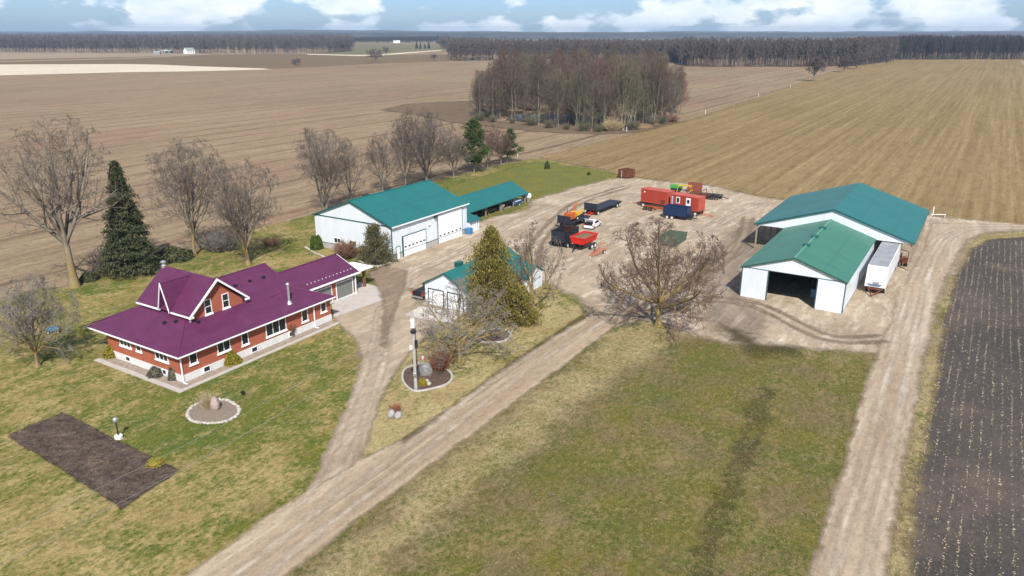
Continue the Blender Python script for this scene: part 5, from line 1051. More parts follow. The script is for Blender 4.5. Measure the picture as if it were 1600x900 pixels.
# ================================================================ TREES
def bark(name, c, c2, moss=None):
    m, nt, b = new_mat(name); o = nt.obj(); n = nt.noise(nt.map(o, scale=(1, 1, .4)), 1.6, 5, .7); r = nt.node('ShaderNodeNewGeometry').outputs['Random Per Island']
    col = nt.mix(nt.step(n, .35, .65), c, c2); col = nt.mix(nt.math('MULTIPLY', r, .5), col, c2)
    if moss:
        s = nt.node('ShaderNodeSeparateXYZ'); nt.l.new(o, s.inputs[0])
        k = nt.math('MULTIPLY', nt.step(s.outputs[2], moss[1], moss[1] * .35), nt.step(nt.noise(o, 1.1, 5, .7), .38, .55)); col = nt.mix(nt.math('MULTIPLY', k, .85), col, moss[0])
    pbr(nt, b, col, .95, 0, None, spec=.1); return m
MOSS = (.26, .18, .055)
B_grey = bark('grey_bark', (.10, .085, .07), (.22, .19, .155)); T_grey = bark('grey_twig_bark', (.085, .07, .06), (.17, .145, .125))
B_mossy = bark('lichen_bark', (.12, .10, .08), (.25, .215, .17), (MOSS, 6.5)); B_moss2 = bark('yellow_lichen_bark', (.12, .10, .065), (.24, .20, .12), (MOSS, 9.0))
T_red = bark('reddish_twig_bark', (.095, .058, .048), (.175, .115, .095)); T_pale = bark('pale_twig_bark', (.15, .135, .115), (.27, .245, .21))
T_wood = bark('wood_twig_bark', (.085, .066, .052), (.165, .132, .105)); T_far = bark('far_twig_bark', (.065, .054, .052), (.125, .105, .098)); B_wood = bark('woodlot_bark', (.13, .12, .09), (.27, .245, .19))
def rot_about(v, ax, a): return v * math.cos(a) + ax.cross(v) * math.sin(a) + ax * (ax.dot(v)) * (1 - math.cos(a))
def grow(seed, H, spread, r0, trunk=.22, limbs=5, form='vase', nsub=(9, 7, 5), lean=(0, 0), clear=0.0, levels=4, up=.25, tip=.012, stems=1, droop=0.0, gap=0.0):
    """branch segments of a bare tree: list per level of (p0, p1, r0, r1)"""
    rnd = random.Random(seed); segs = [[] for _ in range(levels + 1)]; Rr = spread / 2
    def clampv(p):  # crown envelope
        return p
    def branch(p, d, L, r, lev, tend):
        n = max(3, int(7 - lev)) if lev < levels else 2
        st = L / n; pts = [p]; dirs = [d]; rs = [r]
        for i in range(n):
            ax = Vector((rnd.gauss(0, 1), rnd.gauss(0, 1), rnd.gauss(0, 1))).normalized()
            wob = (.13 if form != 'spread' else .26) + .05 * lev
            d = (d + ax * wob * rnd.random() + Vector((0, 0, 1)) * tend * (.75 if lev == 1 else .3) / n - Vector((0, 0, 1)) * (droop * (i / n) if lev >= 2 else 0)).normalized()
            q = p + d * st; rr = r + (max(tip, r * .22) - r) * ((i + 1) / n)
            r_a = r + (max(tip, r * .22) - r) * (i / n); segs[lev].append((p, q, r_a, rr)); p = q; pts.append(q); dirs.append(d.copy()); rs.append(rr)
        if lev < levels:
            k = (nsub[min(lev - 1, len(nsub) - 1)] if lev < 4 else 3)
            side = rnd.random() * 6.28
            for j in range(k):
                f = .14 + .84 * (j + rnd.random() * .8) / k; f = min(f, .99); i = min(int(f * n), n - 1); u = f * n - i
                pp = pts[i].lerp(pts[i + 1], u); dd = dirs[i + 1]; side += 2.4 + rnd.uniform(-.5, .5)
                o = dd.orthogonal().normalized(); o = rot_about(o, dd, side); ang = R(rnd.uniform(28, 60))
                nd = (dd * math.cos(ang) + o * math.sin(ang)).normalized()
                LL = L * (1.05 - .62 * f) * rnd.uniform(.42, .68) if lev > 0 else L
                branch(pp, nd, LL, max(tip, (r + (max(tip, r * .22) - r) * f) * rnd.uniform(.44, .66)), lev + 1, up)
    for s in range(stems):
        a0 = 6.28 * s / stems + seed; base = Vector((math.cos(a0), math.sin(a0), 0)) * (.25 if stems > 1 else 0)
        d = Vector((lean[0] + (math.cos(a0) * .22 if stems > 1 else 0), lean[1] + (math.sin(a0) * .22 if stems > 1 else 0), 1)).normalized()
        th = H * trunk; p = base; r = r0; n = 4
        for i in range(n):
            q = p + d * th / n; ra = r0 * (1.35 if i == 0 else 1 - .12 * i); rb = r0 * (1 - .12 * (i + 1)); segs[0].append((p, q, ra, rb)); p = q
            d = (d + Vector((rnd.uniform(-.06, .06), rnd.uniform(-.06, .06), 0))).normalized()
        top = p; rt = r0 * .62
        if form in ('vase', 'spread'):
            for j in range(limbs):
                a = 6.283 * (j + rnd.uniform(-.25, .25)) / limbs + seed; tilt = (R(10 + 42 * ((j * .618) % 1)) if form == 'vase' else R(rnd.uniform(35, 74)))
                if j == 0: tilt = R(rnd.uniform(5, 15))
                dd = Vector((math.cos(a) * math.sin(tilt), math.sin(a) * math.sin(tilt), math.cos(tilt)))
                branch(top - Vector((0, 0, rnd.uniform(0, th * .25))), dd, H * (1 - trunk) * rnd.uniform(.78, 1.0), rt * rnd.uniform(.65, .95), 1, up)
        else:  # central leader
            L = H - th; n = 9; p = top; d = Vector((0, 0, 1)); pts = [p]
            for i in range(n):
                q = p + (d + Vector((rnd.uniform(-.07, .07), rnd.uniform(-.07, .07), 0))).normalized() * L / n; segs[0].append((p, q, rt * (1.2 - i / n), rt * (1.2 - (i + 1) / n))); p = q; pts.append(q)
            k = limbs
            for j in range(k):
                f = (j + rnd.random()) / k; i = min(int(f * n), n - 1); pp = pts[i].lerp(pts[i + 1], f * n - i); a = j * 2.4 + rnd.uniform(-.4, .4); tilt = R(rnd.uniform(35, 60) * (1.1 - .4 * f))
                branch(pp, Vector((math.cos(a) * math.sin(tilt), math.sin(a) * math.sin(tilt), math.cos(tilt))), (Rr * 1.5) * (1.1 - .65 * f) * rnd.uniform(.7, 1.1), rt * (.6 - .42 * f), 1, up)
    # fit to the wanted height and spread, then pull stray tips into a rounded crown
    allp = [q for L_ in segs for (_, q, _, _) in L_]; zs = sorted(p.z for p in allp); hz_ = zs[int(len(zs) * .975)]; rr = sorted(math.hypot(p.x, p.y) for p in allp)[int(len(allp) * .90)]
    kz, kr = H / hz_, Rr / rr; zc = H * (.52 if form != 'leader' else .45); tb = H * trunk
    def env(a):
        x, y, z = a.x * kr, a.y * kr, a.z * kz
        if z > tb:
            up_ = z > zc; hz2 = (H - zc) if up_ else (zc - tb * .6)
            e = math.sqrt((x * x + y * y) / (Rr * Rr) + ((z - zc) / hz2) ** 2)
            if e > .85: k = (.85 + .34 * (1 - math.exp(-(e - .85) / .5))) / e; x *= k; y *= k; z = zc + (z - zc) * k
        return Vector((x, y, z))
    for L_ in segs:
        for i, (a, b, ra, rb) in enumerate(L_): L_[i] = (env(a), env(b), ra, rb)
    return segs
def seg_mesh(segs, n):
    A = np.array([tuple(s[0]) for s in segs]); B = np.array([tuple(s[1]) for s in segs]); ra = np.array([s[2] for s in segs]); rb = np.array([s[3] for s in segs])
    d = B - A; d /= np.maximum(np.linalg.norm(d, axis=1, keepdims=True), 1e-9); ref = np.where(np.abs(d[:, 2:3]) < .9, [[0., 0., 1.]], [[1., 0., 0.]])
    e = np.cross(d, ref); e /= np.linalg.norm(e, axis=1, keepdims=True); g = np.cross(d, e); N = len(segs); V = np.zeros((N, 2 * n, 3))
    for i in range(n):
        t = 2 * math.pi * i / n; o = e * math.cos(t) + g * math.sin(t); V[:, i] = A + o * ra[:, None]; V[:, n + i] = B + o * rb[:, None]
    base = (np.arange(N) * 2 * n)[:, None]; F = np.concatenate([base + np.array([[i, (i + 1) % n, (i + 1) % n + n, i + n]]) for i in range(n)], 0)
    return V.reshape(-1, 3), F
def bare_tree(name, label, loc, segs, bm, tm, cat='tree', group=None, tw=1.0, tl=3):
    t = thing(name, label, cat, loc, 0, group)
    V, F = seg_mesh([s for L_ in segs[:tl] for s in L_], 7 if len(segs[0]) < 40 else 5); raw_mesh('trunk', V, F, bm, t)
    V, F = seg_mesh([(a, b, ra * tw, rb * tw) for L_ in segs[tl:] for a, b, ra, rb in L_], 3); raw_mesh('crown', V, F, tm, t); return t
def tz(x, y, yt): return max(2.0, up_to(x, y, yt))
def wpx(x0, x1, y):  # width in metres of a pixel span at a ground row
    a, b = at(x0, y), at(x1, y); return abs(a[0] - b[0])
# yard trees: (base x, base y, top y, left x, right x, seed, form, limbs, trunk share, bark, twig, label)
YT = [
 (117, 449, 178, 15, 200, 14, 'vase', 6, .27, .62, B_mossy, T_grey, 'tallest bare tree with yellow lichen trunk at left field edge', dict(nsub=(8, 6, 4), up=.28)),
 (304, 400, 212, 225, 365, 23, 'vase', 6, .20, .36, B_mossy, T_grey, 'tall bare tree right of the dark spruce behind the house', dict(nsub=(9, 7, 5), up=.45)),
 (388, 414, 248, 325, 445, 31, 'vase', 6, .16, .36, B_mossy, T_grey, 'bare round crowned tree directly behind the farmhouse ridge', dict(nsub=(9, 7, 5), up=.3)),
 (508, 330, 196, 445, 560, 41, 'vase', 4, .10, .30, B_grey, T_grey, 'two stemmed bare tree behind workshop gable', dict(stems=2, nsub=(8, 7, 5), up=.5)),
 (549, 312, 222, 520, 590, 43, 'vase', 4, .15, .20, B_grey, T_grey, 'slim bare tree behind the workshop left of the row', dict(nsub=(7, 6, 5), up=.5)),
 (598, 300, 208, 565, 632, 47, 'vase', 5, .14, .22, B_grey, T_grey, 'thin bare tree behind workshop roof, first of the clump', dict(nsub=(8, 6, 5), up=.5)),
 (634, 292, 182, 600, 668, 53, 'vase', 5, .14, .28, B_grey, T_grey, 'bare tree just left of the broadest one behind workshop', dict(nsub=(9, 7, 5), up=.4)),
 (667, 287, 166, 618, 718, 59, 'vase', 7, .13, .40, B_grey, T_grey, 'broadest dense bare tree behind the workshop ridge', dict(nsub=(10, 7, 6), up=.35)),
 (709, 278, 205, 680, 742, 61, 'vase', 5, .16, .24, B_grey, T_grey, 'low bare tree left of the green pine', dict(nsub=(8, 7, 5), up=.35)),
 (762, 264, 192, 735, 792, 67, 'vase', 5, .13, .22, B_grey, T_red, 'pinkish bare tree between the two pines', dict(nsub=(8, 7, 5), up=.4)),
 (783, 258, 203, 760, 808, 71, 'vase', 5, .2, .2, B_grey, T_red, 'small dense bare tree just left of the rightmost pine', dict(nsub=(8, 7, 5), up=.3)),
 (60, 573, 432, -22, 122, 73, 'vase', 5, .17, .24, B_mossy, T_pale, 'pale grey bare tree on the lawn at left frame edge', dict(nsub=(9, 8, 6), up=.25)),
 (718, 566, 440, 628, 812, 79, 'spread', 6, .22, .27, B_moss2, T_pale, 'yellowish bare tree on the turf island before small garage', dict(nsub=(9, 7, 5), up=.3)),
 (832, 488, 345, 788, 888, 83, 'vase', 3, .14, .22, B_moss2, T_grey, 'tall thin forked bare tree right of the cedar', dict(nsub=(5, 5, 4), up=.5, stems=2)),
 (1028, 510, 338, 922, 1130, 97, 'spread', 8, .20, .40, B_moss2, T_red, 'wide spreading bare tree with yellow trunk at yard entrance', dict(nsub=(10, 8, 6), up=.30)),
 (464, 105, 90, 456, 474, 101, 'vase', 5, .15, .35, B_grey, T_far, 'small lone tree left in the far dark field', dict(nsub=(6, 5, 3), up=.3)),
 (586, 98, 75, 570, 600, 103, 'vase', 6, .18, .5, B_grey, T_far, 'larger lone tree in the middle of far dark field', dict(nsub=(7, 5, 3), up=.3)),
 (603, 86, 72, 595, 611, 104, 'vase', 5, .18, .4, B_grey, T_far, 'lone tree by the far road right of larger field tree', dict(nsub=(6, 5, 3), up=.3)),
 (678, 94, 84, 672, 685, 107, 'vase', 5, .2, .3, B_grey, T_far, 'tiny lone tree near far left edge of the woods', dict(nsub=(6, 5, 3), up=.3)),
 (1271, 127, 84, 1258, 1290, 109, 'vase', 6, .22, .4, B_grey, T_far, 'lone bare tree on field boundary before the right woods', dict(nsub=(8, 6, 4), up=.4)),
 (1319, 113, 86, 1307, 1334, 113, 'vase', 6, .15, .4, B_grey, T_far, 'bare tree at wood edge right of the lone boundary tree', dict(nsub=(8, 6, 4), up=.4)),
 (1338, 108, 82, 1326, 1356, 127, 'vase', 6, .12, .4, B_grey, T_far, 'rightmost bare tree where field boundary meets the woods', dict(nsub=(8, 6, 4), up=.4)),
]
for (x, y, yt, xl, xr, seed, form, limbs, tk, r0, bm_, tm_, lab, kw) in YT:
    far = y < 140; H_ = tz(x, y, yt); W_ = wpx(xl, xr, y)
    sg_ = grow(seed, H_, W_, r0, tk, limbs if far or form == 'spread' else int(limbs * 1.35 + .5), form, tip=(.11 if far else .0135), levels=4 if far else 5, **kw)
    t = bare_tree('bare_tree', lab, at(x, y), sg_, bm_, tm_, tl=2 if far else 3, tw=1.0)
# bare shrubs
def shrub(name, label, x, y, Hs, Ws, tm, seed, n=60, cat='shrub', r=.02, z=.1, nsub=(4, 3)):
    rnd = random.Random(seed); segs = [[], []]
    for i in range(n):
        a = rnd.uniform(0, 6.28); tl = rnd.uniform(.1, 1.0); d = Vector((math.cos(a) * tl * Ws / Hs * .5, math.sin(a) * tl * Ws / Hs * .5, 1)).normalized(); p = Vector((math.cos(a), math.sin(a), 0)) * rnd.uniform(0, Ws * .16); L = Hs * rnd.uniform(.6, 1.05); m2 = 3
        for k in range(m2):
            d = (d + Vector((rnd.gauss(0, .16), rnd.gauss(0, .16), .08))).normalized(); q = p + d * L / m2; segs[0].append((p, q, r, r * .8))
            for s in range(nsub[0]):
                e = (d + Vector((rnd.gauss(0, .6), rnd.gauss(0, .6), rnd.gauss(0, .35)))).normalized(); o = p.lerp(q, rnd.random()); e2 = o + e * L * .28 * rnd.uniform(.5, 1); segs[1].append((o, e2, r * .7, r * .4))
                for _ in range(nsub[1] - 1):
                    g = (e + Vector((rnd.gauss(0, .6), rnd.gauss(0, .6), rnd.gauss(0, .4)))).normalized(); o2 = o.lerp(e2, rnd.uniform(.3, 1)); segs[1].append((o2, o2 + g * L * .15, r * .5, r * .3))
            p = q
    t = thing(name, label, cat, (*at(x, y), z)); V, F = seg_mesh(segs[0], 4); raw_mesh('stem', V, F, tm, t); V, F = seg_mesh(segs[1], 3); raw_mesh('crown', V, F, tm, t); return t
T_dog = bark('red_dogwood_twigs', (.22, .085, .05), (.32, .15, .09)); T_brn = bark('brown_leaf_twigs', (.16, .09, .06), (.27, .16, .11)); T_straw = bark('dry_ornamental_grass', (.36, .28, .16), (.5, .4, .25))
shrub('red_twig_shrub', 'rust red twig shrub behind the boulder at the utility pole', 688, 580, 2.5, 3.8, T_dog, 2, 75, r=.014)
shrub('red_twig_shrub', 'small orange twig shrub behind the driveway boulders', 618, 648, .9, 1.4, T_dog, 3, 60, r=.016)
shrub('bare_shrub', 'greyish low bare shrub between trees behind the farmhouse', 345, 392, 3.2, 9.0, T_pale, 5, 150, r=.03)
shrub('bare_shrub', 'dark low bare shrub left of the spruce by field edge', 172, 428, 3.0, 8.0, T_grey, 6, 130, r=.03)
shrub('bare_shrub', 'low bare shrub beneath the tree behind workshop gable', 425, 385, 1.6, 5.0, T_brn, 7, 70, r=.02)
shrub('brown_leaf_shrub', 'dense purplish brown shrub before the workshop gable', 541, 404, 2.3, 5.2, T_brn, 8, 160, r=.03, nsub=(6, 3))
shrub('brown_leaf_shrub', 'brown shrub behind the pine at workshop corner', 568, 402, 1.5, 3.0, T_brn, 18, 80, r=.03, nsub=(6, 3))
shrub('brown_bush', 'small brown bush beside the basement window of long wall', 457, 527, 1.4, .9, T_brn, 9, 40, r=.018)
shrub('ornamental_grass', 'tuft of dry straw coloured grass in the round lawn bed', 322, 641, 1.6, 1.8, T_straw, 10, 120, r=.012, nsub=(1, 1))
shrub('brush_growth', 'rough brown brush under the pond wood right edge', 1045, 190, 3.0, 16.0, T_brn, 11, 150, r=.05)
shrub('brush_growth', 'tan brush along front edge of the pond wood', 955, 204, 4.0, 14.0, T_straw, 12, 160, r=.05)
# leafy evergreens
def leafmat(name, a, b_, t=.15):
    m, nt, b = new_mat(name); r = nt.node('ShaderNodeNewGeometry').outputs['Random Per Island']; n = nt.noise(nt.obj(), .55, 4, .6)
    c = nt.mix(nt.step(nt.math('ADD', nt.math('MULTIPLY', r, .6), nt.math('MULTIPLY', n, .7)), .3, 1.0), a, b_); pbr(nt, b, c, .75, 0, spec=.15); return m
L_spr = leafmat('spruce_needles', (.026, .040, .016), (.105, .105, .055)); L_ced = leafmat('olive_cedar_foliage', (.11, .10, .025), (.25, .205, .055)); L_pin = leafmat('green_pine_needles', (.028, .055, .016), (.085, .115, .035)); L_pinb = leafmat('grey_green_pine_needles', (.07, .072, .035), (.18, .155, .08))
L_gold = leafmat('golden_shrub_foliage', (.14, .13, .02), (.30, .24, .035)); L_bsh = leafmat('green_shrub_foliage', (.045, .08, .015), (.11, .15, .03)); L_sage = leafmat('sage_shrub_foliage', (.07, .075, .05), (.16, .15, .11))
def leaves(P, D, size, rnd, aspect=.45):
    """one small pointed quad per point, long side along D"""
    P = np.asarray(P); D = np.asarray(D); N = len(P); D = D / np.maximum(np.linalg.norm(D, axis=1, keepdims=True), 1e-6)
    rs = np.random.RandomState(rnd); W = np.cross(D, rs.normal(size=(N, 3))); W /= np.maximum(np.linalg.norm(W, axis=1, keepdims=True), 1e-6); s = size * rs.uniform(.6, 1.3, (N, 1))
    V = np.stack([P - D * s * .5, P + W * s * aspect * .5, P + D * s * .6, P - W * s * aspect * .5], 1).reshape(-1, 3); F = np.arange(4 * N).reshape(N, 4); return V, F
def conifer(name, label, x, y, Hc, W, mat, seed, prof, n=9000, size=.34, bark_=None, stemtop=.96, droop=-.25, clump=1.0, z=.05, sparse=0, cat='tree', base=.03, rings=26):
    rnd = np.random.RandomState(seed); t = thing(name, label, cat, (*at(x, y), z))
    P = []; D = []; segs = []
    nb = rings * 9
    for i in range(nb):
        f = base + (1 - base) * (i + rnd.rand()) / nb; Rf = W / 2 * prof(f) * rnd.uniform(.72, 1.12)
        if sparse and rnd.rand() < sparse: Rf *= rnd.uniform(.2, .6)
        a = i * 2.399 + rnd.uniform(-.3, .3); z0 = f * Hc; m = max(8, int(n / nb * (.35 + 1.3 * prof(f))))
        u = np.sqrt(rnd.rand(m)); rr = Rf * u; spread_ = .10 * Hc / 9 * clump * (0.3 + prof(f)); sa = rnd.normal(0, .16, m)
        px_ = rr * np.cos(a + sa); py_ = rr * np.sin(a + sa); pz_ = z0 + droop * rr + rnd.normal(0, spread_, m) * .7
        P.append(np.stack([px_, py_, pz_], 1)); D.append(np.stack([np.cos(a + sa * 3), np.sin(a + sa * 3), droop + rnd.normal(0, .5, m)], 1))
        segs.append((Vector((0, 0, z0)), Vector((Rf * .85 * math.cos(a), Rf * .85 * math.sin(a), z0 + droop * Rf * .85)), .05, .015))
    P = np.concatenate(P); D = np.concatenate(D); P[:, 2] = np.maximum(P[:, 2], .05); V, F = leaves(P, D, size, seed); raw_mesh('crown', V, F, mat, t)
    st = [(Vector((0, 0, k * Hc * stemtop / 6)), Vector((0, 0, (k + 1) * Hc * stemtop / 6)), .018 * Hc * (1 - k / 6.5) + .02, .018 * Hc * (1 - (k + 1) / 6.5) + .02) for k in range(6)]
    V, F = seg_mesh(st + segs[::2], 6); raw_mesh('trunk', V, F, bark_ or B_grey, t); return t
def clumpy(name, label, x, y, Hc, W, mat, seed, prof, clumps=240, per=80, size=.3, cl=(.5, .5, .8), up=1.0, z=.05, base=.04, cat='tree', lean=(0, 0), core=.35, bark_=None):
    """evergreen made of many separate sprays round a trunk, with gaps between them"""
    rs = np.random.RandomState(seed); t = thing(name, label, cat, (*at(x, y), z)); P = []; D = []; segs = []
    for i in range(clumps):
        f = base + (1 - base) * ((i + rs.rand()) / clumps) ** 1.15; a = i * 2.399 + rs.normal(0, .35); Rf = W / 2 * prof(f) * (1 - core * rs.rand() ** 1.5) * rs.uniform(.82, 1.12)
        c = np.array([Rf * math.cos(a) + lean[0] * f * Hc, Rf * math.sin(a) + lean[1] * f * Hc, f * Hc]); k = (.55 + .6 * prof(f)) * rs.uniform(.7, 1.25)
        g = rs.normal(0, .5, (per, 3)) * np.array(cl) * k; P.append(c + g); out = np.array([math.cos(a), math.sin(a), 0]); D.append(out * .55 + np.array([0, 0, up]) + rs.normal(0, .45, (per, 3)))
        segs.append((Vector((lean[0] * f * Hc, lean[1] * f * Hc, max(.1, f * Hc - Rf * .4))), Vector(c), .045, .015))
    P = np.concatenate(P); D = np.concatenate(D); P[:, 2] = np.maximum(P[:, 2], .05); V, F = leaves(P, D, size, seed, .4); raw_mesh('crown', V, F, mat, t)
    st = [(Vector((lean[0] * k * Hc / 6, lean[1] * k * Hc / 6, k * Hc * .95 / 6)), Vector((lean[0] * (k + 1) * Hc / 6, lean[1] * (k + 1) * Hc / 6, (k + 1) * Hc * .95 / 6)), .02 * Hc * (1 - k / 6.5) + .02, .02 * Hc * (1 - (k + 1) / 6.5) + .02) for k in range(6)]
    V, F = seg_mesh(st + segs, 5); raw_mesh('trunk', V, F, bark_ or B_grey, t); return t
cone = lambda f: (1 - f) ** .85 * min(1, (f + .08) / .12)
col = lambda f: (min(1, (f + .1) / .25)) * (1 - max(0, f - .25) / .75) ** .62
rag = lambda f: (1 - f) ** .6 * min(1, (f + .05) / .3) * (.78 + .3 * math.sin(f * 23))
clumpy('spruce', 'dark tall spruce behind the left end of farmhouse', 208, 428, tz(208, 428, 254), 7.8, L_spr, 1, lambda f: (1 - f) ** .85 * (1.0 + .12 * math.sin(f * 37) + .10 * math.sin(f * 91)) * min(1, (f + .12) / .16), 620, 62, .34, (.75, .75, .32), -.35, core=.8)
clumpy('cedar', 'tall olive green cedar in front of small white garage', 768, 503, tz(768, 503, 360), 5.7, L_ced, 2, lambda f: (min(1, (f + .35) / .5)) * (1 - max(0, f - .5) / .5) ** .55 * (1 + .16 * math.sin(f * 19)), 300, 70, .30, (.5, .5, .95), 1.3, core=.8)
clumpy('cedar_shrub', 'low olive cedar bush at right foot of the tall cedar', 804, 503, 4.4, 6.8, L_ced, 3, lambda f: math.sqrt(max(0.02, 1 - f * f)), 130, 80, .28, (.5, .5, .6), .8, cat='shrub', core=.8)
clumpy('pine', 'green ragged pine between bare trees behind the pole shed', 741, 270, tz(741, 270, 186), 8.2, L_pin, 4, lambda f: (.55 if f < .3 else .95) * (1 - max(0, f - .35) / .65) ** .55 * (1 + .22 * math.sin(f * 17)), 120, 85, .42, (.9, .9, .5), .5, base=.2, core=.7)
clumpy('pine', 'shorter pine leaning at right end of the tree row', 792, 254, tz(792, 254, 202), 6.6, L_pin, 5, lambda f: (1 - max(0, f - .4) / .6) ** .6 * (.8 + .25 * math.sin(f * 19)), 75, 75, .4, (.9, .9, .5), .5, base=.25, lean=(.1, 0), core=.7)
clumpy('pine', 'bushy grey green pine at the workshop front corner', 588, 413, tz(588, 413, 352), 6.0, L_pinb, 6, lambda f: (1 - f) ** .55 * (1 + .2 * math.sin(f * 21)), 120, 75, .27, (.55, .55, .6), 1.0, core=.8)
first = None
for x, y, yt, lab in ((651, 76, 65, 'leftmost of four dark far conifers'), (657, 76, 67, 'second of four dark far conifers from the left'), (664, 76, 68, 'third of four dark far conifers from the left'), (670, 76, 64.5, 'rightmost of four dark far conifers'), (684, 68, 54, 'tall dark far conifer nearest the horizon')):
    Hh = tz(x, y, yt)
    if first is None: first = o = conifer('far_conifer', lab, x, y, Hh, Hh * .55, L_spr, 8, cone, 1500, 1.6, rings=8)
    else: o = copy_tree(first); place(o, at(x, y)); o.scale = (Hh / tz(651, 76, 65),) * 3
    tag(o, lab, 'tree', 'dark conifers by the far road')
# clipped shrubs
def clipped(name, label, x, y, w_, h_, mat, seed, n=3000, size=.13, z=.08):
    rs = np.random.RandomState(seed); v = rs.normal(size=(n, 3)); v /= np.linalg.norm(v, axis=1, keepdims=True); v[:, 2] = np.abs(v[:, 2]) * 1.15 - .15; r = rs.uniform(.78, 1.06, (n, 1)) * (1 + .1 * np.sin(v[:, :1] * 7 + seed))
    P = v * r * np.array([[w_ / 2, w_ / 2, h_ * .95]]); P[:, 2] = np.maximum(P[:, 2], .02); V, F = leaves(P, v + rs.normal(0, .6, (n, 3)), size, seed, .7)
    t = thing(name, label, 'shrub', (*at(x, y), z)); raw_mesh('foliage', V, F, mat, t); q = MB(); q.ball((0, 0, h_ * .35), 1, 10, .05, seed, (w_ * .4, w_ * .4, h_ * .5)); q.build('inner_branches', mat, t); return t
clipped('round_shrub', 'round golden shrub midway along the long brick wall', 361, 568, 2.0, 1.35, L_gold, 1, 5000); clipped('round_shrub', 'round golden green shrub at far end of short brick wall', 175, 558, 1.5, 1.25, L_gold, 2, 3500)
clipped('round_shrub', 'grey green low shrub before the short brick wall', 243, 588, 1.6, .9, L_sage, 3, 2600); clipped('round_shrub', 'brownish upright shrub nearest the front house corner', 272, 593, 1.1, 1.3, L_sage, 4, 2600)
clipped('round_shrub', 'bright green rounded cone shrub at workshop back corner', 495, 389, 2.2, 2.2, L_bsh, 5, 5000, .16); clipped('round_shrub', 'small yellow green shrub by pole in kerbed bed', 661, 603, .9, .7, L_gold, 6, 1200)
clipped('sapling', 'small dark young evergreen on the mown back lawn', 855, 264, 1.3, 1.9, L_pin, 7, 1600, .2); clipped('sapling', 'tiny dark seedling right of the young evergreen', 920, 274, .8, .8, L_pin, 8, 700, .16)
clipped('low_evergreen', 'dark spreading juniper right of the spruce', 270, 404, 6.0, 1.5, L_spr, 9, 6000, .3); clipped('low_evergreen', 'small dark juniper left below the spruce', 140, 438, 2.6, 1.0, L_spr, 10, 2500, .25)
clipped('vegetable_row', 'patch of pale green leftover plants in the vegetable plot', 243, 725, 1.6, .25, L_gold, 11, 900, .1)
# ---------------------------------------------------------------- pond wood: individual bare trees
def make_variant(seed, H_, W_, tm, tw=1.0, limbs=26, tk=.12, nsub=(6, 4), tip=.03, group='bare trees of the pond wood', bm_=None):
    s = grow(seed, H_, W_, .23, tk, limbs, 'leader', nsub=nsub, levels=4, up=.7, tip=tip)
    return bare_tree('bare_tree', 'x', (0, 0, 0), s, bm_ or B_wood, tm, group=group, tl=1, tw=tw)
def vase_variant(seed, W_, tm):
    return bare_tree('bare_tree', 'x', (0, 0, 0), grow(seed, 22, W_, .2, .2, 6, 'vase', nsub=(8, 6, 4), levels=4, up=.8, tip=.022, stems=2), B_wood, tm, tl=2)
T_olive = bark('olive_grey_twigs', (.10, .092, .062), (.19, .175, .12))
variants = [make_variant(200 + i, 23, (8, 9.5, 10.5, 8.5, 11)[i], (T_wood, T_olive, T_red, T_red, T_wood)[i], limbs=(26, 30, 28, 24, 30)[i], nsub=(7, 5, 3), tip=.022) for i in range(5)] + [vase_variant(401, 9, T_olive), vase_variant(402, 10, T_wood), vase_variant(403, 8, T_red)]
rnd = random.Random(77); wood = np.array(px([(742, 186), (752, 190), (800, 193), (860, 200), (900, 204), (940, 206), (985, 205), (1010, 198), (1068, 188), (1066, 172), (1030, 160), (960, 153), (850, 152), (770, 160), (745, 172)]))
cnt = 0; tries = 0; spots = []
mn, mx = wood.min(0), wood.max(0)
while cnt < 210 and tries < 20000:
    tries += 1; p = (rnd.uniform(mn[0], mx[0]), rnd.uniform(mn[1], mx[1]))
    if sdist(np.array([p]), wood)[0] < 0.5: continue
    if min([math.hypot(p[0] - s[0], p[1] - s[1]) for s in spots] or [99]) < 2.4: continue
    spots.append(p); cnt += 1
spots.sort(key=lambda s: s[1]); used = set()
def to_px(X, Y, Z=0.):
    z_ = Z - CAM_H; f = Y * cosP - z_ * sinP; u = Y * sinP + z_ * cosP; return 800 + FPX * X / f, 450 - FPX * u / f
for i, (X, Y) in enumerate(spots):
    v = rnd.randrange(8); o = variants[v] if v not in used else copy_tree(variants[v]); used.add(v)
    place(o, (X, Y, 0), rnd.uniform(0, 6.28)); x_, y_ = to_px(X, Y); edge = min(1, max(0, (x_ - 738) / 50)) * min(1, max(0, (1074 - x_) / 55))
    k = rnd.uniform(.70, 1.18) * (.62 + .42 * edge); o.scale = (k * rnd.uniform(.85, 1.15), k * rnd.uniform(.85, 1.15), k)
    side = 'left' if x_ < 850 else ('right' if x_ > 960 else 'middle')
    o['label'] = 'slender bare tree standing in the %s of the pond wood' % side; o['group'] = 'bare trees in the %s of the pond wood' % side
ug0 = shrub('brush_growth', 'x', 800, 192, 3.2, 6.0, T_olive, 31, 70, r=.03, nsub=(4, 2))
for i, (x, y) in enumerate([(800, 193), (748, 189), (770, 191), (830, 196), (858, 200), (885, 202.5), (912, 205), (935, 206), (1015, 197), (1035, 193), (760, 183), (990, 203)]):
    o = ug0 if i == 0 else copy_tree(ug0); place(o, at(x, y), i * 1.3); k = .7 + .5 * ((i * .618) % 1); o.scale = (k * 1.2, k * 1.2, k)
    o['label'] = 'low olive brush along the front edge of the pond wood'; o['group'] = 'brush at the pond wood edge'
pt = grow(333, 12, 8, .2, .1, 6, 'vase', nsub=(8, 6, 4), tip=.02, up=.4); bare_tree('bare_tree', 'pale tan leafy looking tree at front of the pond wood', at(968, 203), pt, B_wood, T_straw)
